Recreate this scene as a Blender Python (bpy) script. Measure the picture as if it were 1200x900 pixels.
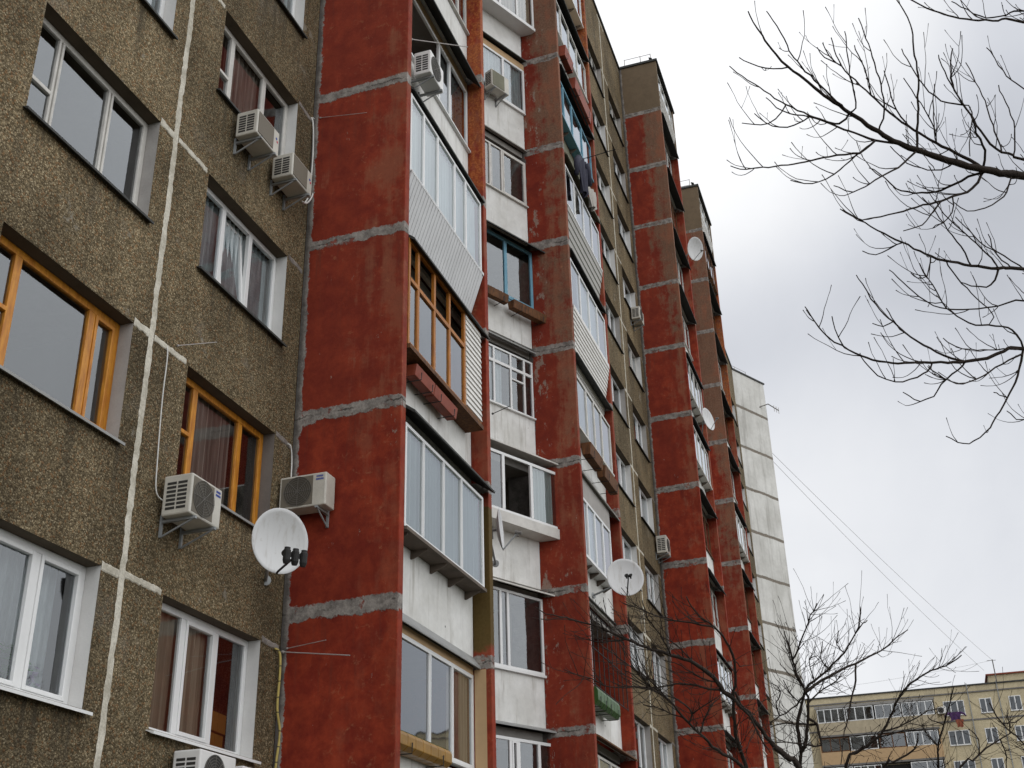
import bpy, math, random
from mathutils import Vector, Matrix, noise as mnoise
R = math.radians
random.seed(7)
for o in list(bpy.data.objects): bpy.data.objects.remove(o)
SC = bpy.context.scene
COL = SC.collection

# ------------------------------------------------------------------ camera
FPX = 1397.33                      # focal length in pixels of a 1200 px wide frame
CAM = Vector((0, 0, 1.7))
pitch, roll, yaw = R(26.497), R(-1.600), R(72.161)
W = Vector((math.sin(yaw)*math.cos(pitch), math.cos(yaw)*math.cos(pitch), math.sin(pitch)))
r0 = Vector((math.cos(yaw), -math.sin(yaw), 0)); u0 = r0.cross(W)
RT = math.cos(roll)*r0 + math.sin(roll)*u0
UP = -math.sin(roll)*r0 + math.cos(roll)*u0
cd = bpy.data.cameras.new('camera'); cam = bpy.data.objects.new('camera', cd); COL.objects.link(cam)
cd.sensor_width = 36; cd.lens = FPX*36/1200; cd.clip_start = .05; cd.clip_end = 3000
cam.matrix_world = Matrix(((RT.x, UP.x, -W.x, CAM.x), (RT.y, UP.y, -W.y, CAM.y), (RT.z, UP.z, -W.z, CAM.z), (0, 0, 0, 1)))
SC.camera = cam
SC.view_settings.view_transform = 'Standard'; SC.view_settings.look = 'None'
SC.view_settings.exposure = 0; SC.view_settings.gamma = 1

# ------------------------------------------------------------------ node helper
class V:
    def __init__(s, g, o): s.g = g; s.o = o
    def __add__(a, b): return a.g.m('ADD', a, b)
    __radd__ = __add__
    def __sub__(a, b): return a.g.m('SUBTRACT', a, b)
    def __rsub__(a, b): return a.g.m('SUBTRACT', b, a)
    def __mul__(a, b): return a.g.m('MULTIPLY', a, b)
    __rmul__ = __mul__
    def __truediv__(a, b): return a.g.m('DIVIDE', a, b)
class G:
    def __init__(s, nt): s.nt = nt; s._p = None
    def n(s, t): return s.nt.nodes.new(t)
    def set(s, sock, v):
        if isinstance(v, V): s.nt.links.new(v.o, sock)
        elif isinstance(v, bpy.types.NodeSocket): s.nt.links.new(v, sock)
        elif isinstance(v, (tuple, list)):
            sock.default_value = tuple(v)+(1,) if len(v) == 3 and len(sock.default_value) == 4 else tuple(v)
        else: sock.default_value = v
    def m(s, op, a, b=0.0, c=None, clamp=False):
        n = s.n('ShaderNodeMath'); n.operation = op; n.use_clamp = clamp
        s.set(n.inputs[0], a); s.set(n.inputs[1], b)
        if c is not None: s.set(n.inputs[2], c)
        return V(s, n.outputs[0])
    def pos(s):
        if not s._p:
            n = s.n('ShaderNodeNewGeometry'); q = s.n('ShaderNodeSeparateXYZ'); s.nt.links.new(n.outputs['Position'], q.inputs[0])
            s._p = (V(s, q.outputs[0]), V(s, q.outputs[1]), V(s, q.outputs[2]), V(s, n.outputs['Position']))
        return s._p
    def vec(s, x, y, z):
        n = s.n('ShaderNodeCombineXYZ'); s.set(n.inputs[0], x); s.set(n.inputs[1], y); s.set(n.inputs[2], z); return V(s, n.outputs[0])
    def noise(s, scale, detail=4, rough=.55, vec=None, dist=0.0):
        n = s.n('ShaderNodeTexNoise'); s.set(n.inputs['Vector'], vec or s.pos()[3])
        n.inputs['Scale'].default_value = scale; n.inputs['Detail'].default_value = detail
        n.inputs['Roughness'].default_value = rough; n.inputs['Distortion'].default_value = dist
        return V(s, n.outputs[0])
    def vor(s, scale, vec=None, feature='F1'):
        n = s.n('ShaderNodeTexVoronoi'); n.feature = feature; s.set(n.inputs['Vector'], vec or s.pos()[3]); n.inputs['Scale'].default_value = scale
        q = s.n('ShaderNodeSeparateColor'); s.nt.links.new(n.outputs['Color'], q.inputs[0])
        return V(s, n.outputs['Distance']), V(s, q.outputs[0]), V(s, q.outputs[1])
    def wn(s, v):
        n = s.n('ShaderNodeTexWhiteNoise'); n.noise_dimensions = '1D'; s.set(n.inputs['W'], v); return V(s, n.outputs[0])
    def ss(s, x, lo, hi, a=0.0, b=1.0):
        n = s.n('ShaderNodeMapRange'); n.interpolation_type = 'SMOOTHSTEP'
        s.set(n.inputs[0], x)
        for i, v in enumerate((lo, hi, a, b)): s.set(n.inputs[i+1], v)
        return V(s, n.outputs[0])
    def mix(s, f, a, b, mode='MIX'):
        n = s.n('ShaderNodeMix'); n.data_type = 'RGBA'; n.blend_type = mode; n.clamp_factor = True
        s.set(n.inputs[0], f); s.set(n.inputs[6], a); s.set(n.inputs[7], b); return V(s, n.outputs[2])
    def scale(s, c, f):                      # colour times value
        n = s.n('ShaderNodeVectorMath'); n.operation = 'SCALE'; s.set(n.inputs[0], c); s.set(n.inputs['Scale'], f); return V(s, n.outputs[0])
MATS = {}
def mat(name, fn=None, col=(.5, .5, .5), rough=.7, spec=.3, metal=0.0, vary=.12, vs=3.0):
    if name in MATS: return MATS[name]
    m = bpy.data.materials.new(name); m.use_nodes = True; nt = m.node_tree; g = G(nt)
    b = nt.nodes['Principled BSDF']; b.inputs['Roughness'].default_value = rough; b.inputs['Specular IOR Level'].default_value = spec
    b.inputs['Metallic'].default_value = metal
    if fn: c, h, st, ds = fn(g)
    else:
        nz = g.noise(vs, 6, .6); nf = g.noise(vs*14, 4, .6)
        c = g.scale(col, (nz-.5)*(2.4*vary)+(nf-.5)*vary+1.0); h = nf; st = .15; ds = .01
    g.set(b.inputs['Base Color'], c)
    if h is not None:
        bp = g.n('ShaderNodeBump'); bp.inputs['Strength'].default_value = st; bp.inputs['Distance'].default_value = ds
        g.set(bp.inputs['Height'], h); nt.links.new(bp.outputs[0], b.inputs['Normal'])
    MATS[name] = m; return m

# ------------------------------------------------------------------ sky and sun
def pxray(x, y): return (W + (x-600)/FPX*RT - (y-450)/FPX*UP)
wd = bpy.data.worlds.new('World'); SC.world = wd; wd.use_nodes = True
g = G(wd.node_tree); bg = wd.node_tree.nodes['Background']
sd = pxray(760, 20).normalized()
el = math.asin(sd.z); az = math.atan2(sd.x, sd.y)
sky = g.n('ShaderNodeTexSky'); sky.sky_type = 'NISHITA'; sky.sun_disc = False; sky.sun_elevation = el; sky.sun_rotation = az
sky.dust_density = 3.0
tc = g.n('ShaderNodeTexCoord'); nrm = g.n('ShaderNodeVectorMath'); nrm.operation = 'NORMALIZE'
wd.node_tree.links.new(tc.outputs['Generated'], nrm.inputs[0]); dirv = V(g, nrm.outputs[0])
def dot(v):
    n = g.n('ShaderNodeVectorMath'); n.operation = 'DOT_PRODUCT'; g.set(n.inputs[0], dirv); n.inputs[1].default_value = v; return V(g, n.outputs['Value'])
SKYSTR = .10
glow = g.ss(dot(sd), .957, .999)
glow2 = g.ss(dot(pxray(1020, 690).normalized()), .965, .999)
back = g.ss(dot(Vector((-.35, -.85, .35)).normalized()), .0, .75)
sep = g.n('ShaderNodeSeparateXYZ'); g.set(sep.inputs[0], dirv); dz = V(g, sep.outputs[2])
cl = g.noise(2.6, 6, .5, vec=dirv, dist=.4); cl2 = g.noise(7.0, 5, .55, vec=dirv, dist=.3)
lum = glow*.47 + glow2*.22 + back*1.05 + (cl-.5)*.36 + (cl2-.5)*.13 + .635
cloud = g.mix(g.ss(lum, .60, 1.0), (.905, .945, 1.035), (.98, .995, 1.02))
cloud = g.scale(cloud, lum*(1/SKYSTR))
cloud = g.scale(cloud, g.ss(dz, -.25, .02, .25, 1.0))
skyc = g.mix(.99, V(g, sky.outputs[0]), cloud)
g.set(bg.inputs[0], skyc); bg.inputs[1].default_value = SKYSTR
sl = bpy.data.lights.new('sun', 'SUN'); sl.energy = .6; sl.angle = R(25); sl.color = (1, .97, .93)
so = bpy.data.objects.new('sun', sl); COL.objects.link(so); so.rotation_euler = (-sd).to_track_quat('-Z', 'Y').to_euler()

# ------------------------------------------------------------------ mesh helper
class Fr:                                   # local frame: a along the wall, b outward, z up
    def __init__(s, O, U, N): s.O = Vector(O); s.U = Vector(U).normalized(); s.N = Vector(N).normalized()
    def __call__(s, a, b, z): p = s.O + s.U*a + s.N*b; return Vector((p.x, p.y, p.z+z))
class MB:
    def __init__(s): s.v = []; s.f = []
    def quad(s, *p):
        i = len(s.v); s.v += [Vector(q) for q in p]; s.f.append(tuple(range(i, i+len(p)))); return s
    def hexa(s, p):                         # 8 points: bottom 0-3, top 4-7
        i = len(s.v); s.v += [Vector(q) for q in p]
        for f in ((0, 3, 2, 1), (4, 5, 6, 7), (0, 1, 5, 4), (1, 2, 6, 5), (2, 3, 7, 6), (3, 0, 4, 7)): s.f.append(tuple(i+k for k in f))
        return s
    def box(s, fr, a0, a1, b0, b1, z0, z1):
        return s.hexa([fr(a0, b0, z0), fr(a1, b0, z0), fr(a1, b1, z0), fr(a0, b1, z0), fr(a0, b0, z1), fr(a1, b0, z1), fr(a1, b1, z1), fr(a0, b1, z1)])
    def prism(s, fr, a0, a1, prof):         # profile of (b, z) extruded along a
        n = len(prof); i = len(s.v)
        s.v += [fr(a0, b, z) for b, z in prof] + [fr(a1, b, z) for b, z in prof]
        s.f.append(tuple(i+k for k in range(n))); s.f.append(tuple(i+n+k for k in reversed(range(n))))
        for k in range(n): q = (k+1) % n; s.f.append((i+k, i+n+k, i+n+q, i+q))
        return s
    def tube(s, pts, rad, n=6, cap=True):
        pts = [Vector(p) for p in pts]
        if not isinstance(rad, (list, tuple)): rad = [rad]*len(pts)
        i = len(s.v); ref = None
        for k, p in enumerate(pts):
            t = (pts[min(k+1, len(pts)-1)]-pts[max(k-1, 0)])
            t = t.normalized() if t.length > 1e-9 else Vector((0, 0, 1))
            if ref is None: ref = t.orthogonal().normalized()
            ref = (ref - t*ref.dot(t)); ref = ref.normalized() if ref.length > 1e-6 else t.orthogonal().normalized()
            b = t.cross(ref)
            for q in range(n):
                an = 2*math.pi*q/n; s.v.append(p + (ref*math.cos(an)+b*math.sin(an))*rad[k])
        for k in range(len(pts)-1):
            for q in range(n): s.f.append((i+k*n+q, i+k*n+(q+1) % n, i+(k+1)*n+(q+1) % n, i+(k+1)*n+q))
        if cap:
            s.f.append(tuple(i+q for q in reversed(range(n)))); e = i+(len(pts)-1)*n; s.f.append(tuple(e+q for q in range(n)))
        return s
    def build(s, name, m, parent=None, bevel=0.0, smooth=False):
        me = bpy.data.meshes.new(name); me.from_pydata([tuple(v) for v in s.v], [], s.f); me.validate()
        me.materials.append(m)
        o = bpy.data.objects.new(name, me); COL.objects.link(o)
        if parent: o.parent = parent
        if smooth:
            for p in me.polygons: p.use_smooth = True
        if bevel:
            md = o.modifiers.new('bevel', 'BEVEL'); md.width = bevel; md.segments = 2; md.limit_method = 'ANGLE'
        return o
def tag(o, label=None, cat=None, group=None, kind=None):
    if label: o['label'] = label
    if cat: o['category'] = cat
    if group: o['group'] = group
    if kind: o['kind'] = kind
    return o
def empty(name, label, cat, loc=(0, 0, 0), group=None):
    o = bpy.data.objects.new(name, None); COL.objects.link(o); o.empty_display_size = .1
    return tag(o, label, cat, group)
def place(root, loc, base=None):            # children are built in world space: move the Empty's origin under them
    loc = Vector(loc); root.location = loc
    for ch in root.children: ch.matrix_parent_inverse = Matrix.Translation(-loc)

# ------------------------------------------------------------------ materials
def f_pebble(g):
    x, y, z, P = g.pos()
    wob = g.noise(9, 3)
    d, r, r2 = g.vor(42); d2, q, q2 = g.vor(76)
    st = g.noise(.55, 5, .6); st2 = g.noise(1.0, 5, .65, vec=g.vec(x*2.2, y, z*.35))
    c = g.mix(r, (.082, .061, .033), (.264, .203, .118))
    c = g.mix(g.ss(q, .82, .88)*.7, c, (.46, .38, .25))
    c = g.mix(g.ss(r2, .86, .92)*.7, c, (.20, .105, .045))
    c = g.mix(g.ss(d, .42, .62)*.6, c, (.062, .047, .026))
    grey = g.ss(g.noise(.9, 6, .7), .56, .72)
    c = g.mix(grey*.45, c, (.22, .195, .16))
    c = g.scale(c, g.ss(st, .3, .7, .72, 1.22)*g.ss(st2, .35, .7, .80, 1.12))
    u = g.m('FLOORED_MODULO', x, 26.1)
    inx = g.m('MAXIMUM', g.ss(g.m('ABSOLUTE', u-8.6), 1.22, 1.05), g.ss(g.m('ABSOLUTE', u-11.82), 1.22, 1.05))
    below = (1.0-g.m('FRACT', (z-4.06)/2.8+20.0))*2.8
    run = g.ss(g.noise(2.2, 5, .6, vec=g.vec(x*4.5, y, z*.22)), .46, .70)*inx*g.ss(below, 1.15, .05)
    c = g.mix(run*.75, c, (.060, .050, .034))
    pt = g.wn(g.m('FLOOR', (z-5.54)/2.8)*3.7+g.m('FLOOR', (x-10.0)/3.35)*1.9)
    c = g.scale(c, pt*.42+.80)
    bald = g.ss(g.noise(1.3, 9, .68), .635, .675)
    c = g.mix(bald*.7, c, (.25, .225, .18))
    h = ((1.0-d)*.7+(1.0-d2)*.4)*(1.0-bald*.6)
    return c, h, .9, .02
M_peb = mat('pebble_dash', f_pebble, rough=.92, spec=.15)
def mortar_col(g):
    n1 = g.noise(6, 8, .7); n2 = g.noise(30, 4, .6)
    c = g.mix(g.ss(n1, .3, .7), (.12, .105, .095), (.33, .30, .27))
    return g.scale(c, n2*.6+.7), n1+n2*.5
M_mortar = mat('white_mortar', lambda g: (lambda n, k: (g.scale(g.mix(g.ss(n, .35, .65), (.40, .37, .30), (.60, .565, .48)), k*.5+.75), k, .7, .01))(g.noise(5, 8, .7), g.noise(40, 4)), rough=.9, spec=.1)
M_mortar_grey = mat('grey_mortar', lambda g: (*mortar_col(g), .8, .015), rough=.92, spec=.1)
def f_red(brown, z0b, z1b, yo, seed, topbrown=True, orange=0.0, inner=7.5, rust_z=99, white=0.0, vm=1.0, moss=None):
    def f(g):
        x, y, z, P = g.pos()
        off = g.vec(x*0+seed*7.3, y*0+seed*3.1, 0)
        va = g.n('ShaderNodeVectorMath'); va.operation = 'ADD'; g.set(va.inputs[0], P); g.set(va.inputs[1], off); Q = V(g, va.outputs[0])
        big = g.noise(.9, 6, .6, Q); mid = g.noise(3.2, 8, .66, Q, .3); fin = g.noise(24, 6, .65, Q); st = g.noise(1.6, 6, .65, vec=g.vec(x, y*2.6+seed, z*.28))
        lev = g.m('FLOOR', (z-14.36)/2.8); lr = g.wn(lev+seed*11.7)
        red = g.mix(g.ss(mid, .3, .72), (.150, .0142, .0068), (.278, .038, .0140))
        red = g.mix(lr*.55, red, (.180, .030, .016))
        red = g.scale(red, (big-.5)*.7+(fin-.5)*.45+(st-.5)*.35+1.02)
        # brown weathering: stronger high up, towards the outer edge, and in blotches
        near = g.ss(y, yo+1.25, yo+.1, 0.0, 1.0)
        hz = g.ss(z, z0b, z1b)
        wz = hz*(brown*.30+near*brown*.75) + near*(.14+.16*brown) + (mid-.5)*1.3 + (st-.5)*1.1 + (lr-.5)*.35
        bm = g.ss(wz, .40, .82)
        brn = g.scale(g.mix(g.ss(fin, .35, .65), (.132, .074, .046), (.190, .116, .075)), (big-.5)*.5+1.0)
        c = g.mix(bm*.92, red, brn)
        bd = (1.0-g.m('FRACT', (z-14.36)/2.8+100.0))*2.8       # metres below the joint above
        run = g.ss(g.noise(2.4, 6, .65, vec=g.vec(x, y*5.0+seed, z*.3+seed)), .50, .72)*g.ss(bd, 2.2, .1)
        c = g.mix(run*.45, c, (.085, .034, .022))
        fade = g.ss(near*.40+(g.noise(1.7, 8, .66, Q)-.5)*1.7+(st-.5)*1.3, .28, .62)*g.ss(z, 4, 13, .35, 1.0)
        c = g.mix(fade*.62, c, g.scale((.255, .092, .050), fin*.4+.8))
        # faded chalky scratches and peeled plaster
        pk = g.ss(g.noise(7.5, 12, .78, Q, .5), .55, .68)*g.ss(big+near*.12, .46, .62)
        c = g.mix(pk*.55, c, (.36, .15, .075))
        inr = g.ss((inner-y), .75, .1)*white
        pl = g.ss(g.noise(2.6, 12, .74, vec=g.vec(x, y*1.6+seed, z*.75))+inr*.10, .655, .672)
        c = g.mix(pl*.7, c, (.27, .23, .185))
        if moss:
            mz = g.ss(z, moss[0]-.5, moss[0])*g.ss(z, moss[1]+.1, moss[1])
            c = g.mix(g.ss(mz*.9+(mid-.5)*1.2+g.ss(y, yo+.05, yo+.25)*.1, .45, .75)*.85, c, g.scale((.07, .062, .016), fin*.8+.6))
        if orange:
            om = g.ss(g.noise(7, 10, .72, vec=g.vec(x, y*1.3, z*.8)), .40, .55)*g.ss(z, rust_z, rust_z+.4)*orange
            c = g.mix(om, c, g.mix(g.ss(fin, .4, .62), (.24, .055, .011), (.44, .15, .04)))
        if topbrown:
            c = g.mix(g.ss(z+(fin-.5)*.1, 33.86, 33.92), c, g.scale((.145, .105, .066), (mid-.5)*.6+1.0+(fin-.5)*.3))
        # mortar bands between the storey panels
        nb = g.noise(2.6, 8, .72, Q); nb2 = g.noise(9, 6, .7, Q)
        zz = (z-14.36+(nb-.5)*.14+(y-6.7)*.02)/2.8+100.5
        dist = g.m('ABSOLUTE', g.m('FRACT', zz)-.5)*2.8
        hw = .078+g.wn(lev*2.0+seed)*.045+(nb2-.5)*.14+(nb-.5)*.10
        bmask = g.ss(hw-dist+(fin-.5)*.03, -.010, .010)
        dv = (inner-.0)-y
        vmask = g.ss(.10+(nb2-.5)*.14+(nb-.5)*.16-(1.0-vm)*.11-dv, -.008, .008)
        over = g.ss(g.noise(3.1, 9, .7, Q), .56, .62)*.8
        mk = g.m('MAXIMUM', bmask*(1.0-over), vmask)
        mc, mh = mortar_col(g)
        mc = g.mix(g.ss(dv, .10, .03)*.7, mc, (.045, .04, .036))
        crack = g.ss(g.noise(4, 10, .8, Q, 1.0), .60, .66)*bmask
        ln = g.ss(g.m('ABSOLUTE', g.m('FRACT', zz+(nb2-.5)*.045)-.5)*2.8, .016, .004)*g.ss(g.noise(1.9, 4, .6, Q), .45, .55)
        mc = g.mix(crack*.8, mc, (.05, .042, .035)); mc = g.mix(ln*.85*bmask, mc, (.03, .026, .022))
        c = g.mix(mk, c, mc)
        h = fin*.15+mid*.3+mk*(mh*.9+.2)-crack*.5
        return c, h, .55, .02
    return f
def f_white(g):
    x, y, z, P = g.pos()
    a = g.noise(1.1, 6, .6); b = g.noise(6, 8, .7); s = g.noise(2.0, 6, .65, vec=g.vec(x*3.5, y*3.5, z*.35))
    c = g.mix(g.ss(a, .3, .7), (.58, .57, .535), (.74, .735, .71))
    c = g.mix(g.ss(s, .52, .76)*.55, c, (.27, .24, .195))
    c = g.mix(g.ss(b, .66, .72)*.7, c, (.20, .17, .13))
    d, r, q = g.vor(2.6)
    c = g.mix(g.ss(d, .075, .05)*g.ss(r, .55, .6), c, (.07, .06, .05))
    return g.scale(c, (b-.5)*.35+1.0), b, .4, .01
M_white = mat('weathered_white_panel', f_white, rough=.85, spec=.2)
def f_gable(g):
    x, y, z, P = g.pos()
    a = g.noise(.5, 6, .6); b = g.noise(5, 8, .7); s = g.noise(.9, 6, .65, vec=g.vec(x*2.5, y*2.5, z*.22))
    c = g.mix(g.ss(a, .3, .7), (.50, .49, .455), (.66, .65, .615))
    c = g.mix(g.ss(s, .48, .74)*.55, c, (.22, .205, .18))
    zz = (z-14.36+(g.noise(.8, 6, .7)-.5)*.20)/2.8+100.5
    dist = g.m('ABSOLUTE', g.m('FRACT', zz)-.5)*2.8
    mk = g.ss(.095+(b-.5)*.16-dist, -.02, .02)
    c = g.mix(mk, c, g.scale((.19, .165, .135), b+.5))
    return g.scale(c, (b-.5)*.35+1.0), b-mk*.6, .5, .02
M_gable = mat('gable_concrete', f_gable, rough=.88, spec=.15)
M_conc = mat('raw_concrete', col=(.27, .255, .235), vary=.3, rough=.92)
M_concd = mat('dark_concrete', col=(.16, .15, .14), vary=.3, rough=.92)
M_pvc = mat('white_plastic', col=(.70, .70, .69), vary=.06, rough=.35, spec=.5, vs=1.5)
M_pvc2 = mat('aged_white_paint', col=(.56, .54, .50), vary=.25, rough=.55, vs=4)
def f_wood(c0, c1, sc=1.0):
    def f(g):
        x, y, z, P = g.pos()
        n = g.noise(5*sc, 8, .7, vec=g.vec(x*5, y*5, z*.8)); k = g.noise(2, 4)
        return g.scale(g.mix(g.ss(n, .3, .7), c0, c1), k*.5+.75), n, .25, .005
    return f
M_oak = mat('varnished_orange_wood', f_wood((.36, .120, .008), (.60, .255, .022)), rough=.45, spec=.4)
M_oak2 = mat('dull_orange_wood', f_wood((.25, .080, .008), (.44, .165, .020)), rough=.5, spec=.35)
M_brownwood = mat('weathered_brown_wood', f_wood((.050, .021, .009), (.165, .068, .022)), rough=.75)
M_teal = mat('teal_painted_wood', f_wood((.09, .22, .30), (.16, .34, .44)), rough=.55)
M_dark = mat('dark_bitumen_metal', col=(.045, .046, .043), vary=.4, rough=.7)
M_tin = mat('grey_tin', col=(.26, .26, .25), vary=.3, rough=.5, spec=.5)
M_rusttin = mat('rusty_tray', col=(.12, .095, .075), vary=.5, rough=.8)
M_plaster = mat('grey_plaster', col=(.34, .32, .30), vary=.25, rough=.9)
M_plasterw = mat('white_plaster', col=(.60, .59, .57), vary=.12, rough=.85)
M_plasterd = mat('dim_plaster', col=(.15, .13, .115), vary=.25, rough=.9)
M_soffit = mat('grimy_shaded_soffit', col=(.085, .066, .045), vary=.4, rough=.95)  # dark brown carries grime plus painted-in shade under the window head
M_room = mat('room_paint', col=(.20, .16, .12), vary=.2, rough=.9)
M_lace = mat('lace_curtain', lambda g: (lambda n, k: (g.mix(g.ss(n, .35, .65), (.36, .40, .41), (.58, .62, .63)), k, .5, .02))(g.noise(3, 6, .7, vec=g.vec(g.pos()[0]*6, g.pos()[1], g.pos()[2]*.5)), g.noise(20, 3)), rough=.9)
M_blind = mat('white_blind', lambda g: (lambda n: (g.scale((.72, .77, .76), n*.3+.85), n, .1, .01))(g.noise(1.5, 4)), rough=.8)
M_shade = mat('grey_blue_blind', lambda g: (lambda n: (g.scale((.46, .525, .51), n*.3+.85), n, .1, .01))(g.noise(1.5, 4)), rough=.8)
M_beige = mat('beige_curtain', lambda g: (lambda n: (g.mix(g.ss(n, .35, .65), (.38, .30, .22), (.62, .51, .39)), n, .5, .02))(g.noise(2, 6, .6, vec=g.vec(g.pos()[0]*9, g.pos()[1], g.pos()[2]*.25))), rough=.9)
M_rose = mat('brown_curtain', lambda g: (lambda n: (g.mix(g.ss(n, .35, .65), (.24, .19, .16), (.46, .39, .34)), n, .5, .02))(g.noise(2, 6, .6, vec=g.vec(g.pos()[0]*9, g.pos()[1], g.pos()[2]*.25))), rough=.9)
M_flor = mat('patterned_curtain', lambda g: (lambda d, r, q: (g.mix(g.ss(d, .2, .45), g.mix(r, (.30, .18, .05), (.12, .08, .16)), (.30, .30, .29)), d, .1, .01))(*g.vor(14)), rough=.9)
def f_ribs(c0, axis):
    def f(g):
        n = g.noise(2, 6, .65); return g.scale(c0, n*.35+.82), None, 0, 0
    return f
M_sidg = mat('grey_corrugated_sheet', f_ribs((.60, .60, .60), 0), rough=.45, spec=.5)
M_sidw = mat('white_plank_siding', f_ribs((.70, .68, .64), 0), rough=.5, spec=.4)
M_sidd = mat('dull_plank_siding', f_ribs((.36, .35, .32), 0), rough=.6)
M_olive = mat('olive_paint', col=(.17, .165, .115), vary=.3, rough=.7)
M_cream = mat('cream_paint', lambda g: (lambda n: (g.scale((.46, .31, .17), n*.3+.85), n, .2, .01))(g.noise(5, 6)), rough=.8)
M_redbox = mat('red_painted_tin', col=(.23, .045, .020), vary=.4, rough=.55, vs=5)
M_tile = mat('green_glazed_tile', col=(.03, .085, .018), vary=.5, rough=.35, vs=6)
M_ytile = mat('yellow_glazed_tile', col=(.27, .14, .02), vary=.4, rough=.3, vs=6)
M_moss = mat('moss', col=(.05, .06, .015), vary=.5, rough=.95, vs=9)
M_ac = mat('off_white_enamel', col=(.50, .475, .415), vary=.24, rough=.4, spec=.5, vs=4)
M_acw = mat('white_enamel', col=(.66, .65, .63), vary=.08, rough=.35, spec=.5, vs=4)
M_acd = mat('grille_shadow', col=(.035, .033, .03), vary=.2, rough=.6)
M_actaupe = mat('taupe_fan_mesh', col=(.15, .13, .10), vary=.1, rough=.6)
M_acg = mat('grey_fan_grille', col=(.14, .13, .115), vary=.15, rough=.5)
M_steel = mat('galvanised_steel', col=(.25, .26, .26), vary=.25, rough=.5, spec=.5)
M_iron = mat('black_iron', col=(.02, .019, .018), vary=.3, rough=.6)
M_dish = mat('dish_enamel', lambda g: (lambda a, b, n: (g.mix(g.ss(a, .50, .72)*.4+g.ss(b, .6, .68)*.25, (.58, .58, .575), (.30, .265, .22)), n, .05, .005))(g.noise(2.4, 6, .65, vec=g.vec(g.pos()[0]*6, g.pos()[1]*6, g.pos()[2]*.8)), g.noise(9, 8, .7), g.noise(20, 3)), rough=.45, spec=.35)
M_blue = mat('blue_print', col=(.03, .06, .30), vary=.05)
M_redp = mat('red_print', col=(.45, .02, .06), vary=.05)
M_cabw = mat('white_cable', col=(.60, .59, .56), vary=.1, rough=.5)
M_caby = mat('yellow_cable_wrap', lambda g: (lambda n, t: (g.mix(t*.85, g.scale((.46, .36, .11), n*.5+.75), (.03, .03, .03)), n, .3, .005))(g.noise(8, 5), g.ss(g.m('FRACT', g.pos()[2]/.19+g.noise(2, 2)*.6), .10, .07)), rough=.6)
M_rod = mat('dull_aluminium', col=(.38, .35, .33), vary=.2, rough=.45)
M_leaf = mat('houseplant_leaf', col=(.07, .27, .05), vary=.4)
M_petal = mat('violet_petal', col=(.40, .30, .50), vary=.3)
M_box = mat('orange_cardboard', col=(.36, .15, .02), vary=.3)
M_cloth = mat('dark_garment', col=(.03, .03, .05), vary=.4)
M_cloth2 = mat('purple_garment', col=(.06, .02, .09), vary=.3)
M_cloth3 = mat('rust_garment', col=(.22, .06, .03), vary=.3)
M_cloth4 = mat('pale_garment', col=(.45, .42, .38), vary=.3)
def f_bark(g):
    x, y, z, P = g.pos(); n = g.noise(12, 6, .7); k = g.noise(60, 4)
    return g.scale(g.mix(n, (.020, .015, .013), (.075, .055, .045)), k+.5), n+k, .6, .01
M_bark = mat('bark', f_bark, rough=.9, spec=.15)
M_bark2 = mat('wet_dark_bark', lambda g: (lambda n, k: (g.scale(g.mix(n, (.016, .013, .011), (.055, .042, .034)), k+.5), n+k, .6, .01))(g.noise(12, 6, .7), g.noise(60, 4)), rough=.9, spec=.15)
def f_glass():
    m = bpy.data.materials.new('window_glass'); m.use_nodes = True; nt = m.node_tree; nt.nodes.clear(); g = G(nt)
    out = g.n('ShaderNodeOutputMaterial'); mx = g.n('ShaderNodeMixShader'); tr = g.n('ShaderNodeBsdfTransparent'); gl = g.n('ShaderNodeBsdfGlossy')
    tr.inputs[0].default_value = (.87, .90, .90, 1); gl.inputs['Roughness'].default_value = .03; gl.inputs[0].default_value = (.93, .97, 1, 1)
    fr = g.n('ShaderNodeFresnel'); fr.inputs[0].default_value = 1.65
    bp = g.n('ShaderNodeBump'); bp.inputs['Strength'].default_value = .06; bp.inputs['Distance'].default_value = .05
    g.set(bp.inputs['Height'], g.noise(1.3, 2)); nt.links.new(bp.outputs[0], gl.inputs['Normal'])
    f = g.m('ADD', g.m('MULTIPLY', V(g, fr.outputs[0]), 1.85), .02, clamp=True)
    g.set(mx.inputs[0], f); nt.links.new(tr.outputs[0], mx.inputs[1]); nt.links.new(gl.outputs[0], mx.inputs[2]); nt.links.new(mx.outputs[0], out.inputs[0])
    return m
M_glass = f_glass()
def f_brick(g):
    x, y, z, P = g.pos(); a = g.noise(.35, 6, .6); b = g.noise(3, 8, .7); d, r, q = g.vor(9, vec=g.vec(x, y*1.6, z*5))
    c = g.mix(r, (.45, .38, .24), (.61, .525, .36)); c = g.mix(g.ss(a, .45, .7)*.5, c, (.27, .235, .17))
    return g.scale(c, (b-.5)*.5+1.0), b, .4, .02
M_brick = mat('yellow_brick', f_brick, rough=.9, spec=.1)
M_ground = mat('worn_ground', lambda g: (lambda a, b: (g.mix(g.ss(a, .42, .58), g.scale((.10, .10, .10), b+.5), g.scale((.085, .08, .04), b+.5)), b, .6, .02))(g.noise(.12, 6, .6), g.noise(9, 8, .7)), rough=.95)

# ------------------------------------------------------------------ ground
gm = MB(); gm.quad((-600, -600, 0), (900, -600, 0), (900, 600, 0), (-600, 600, 0))
tag(gm.build('ground', M_ground), kind='structure')

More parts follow.
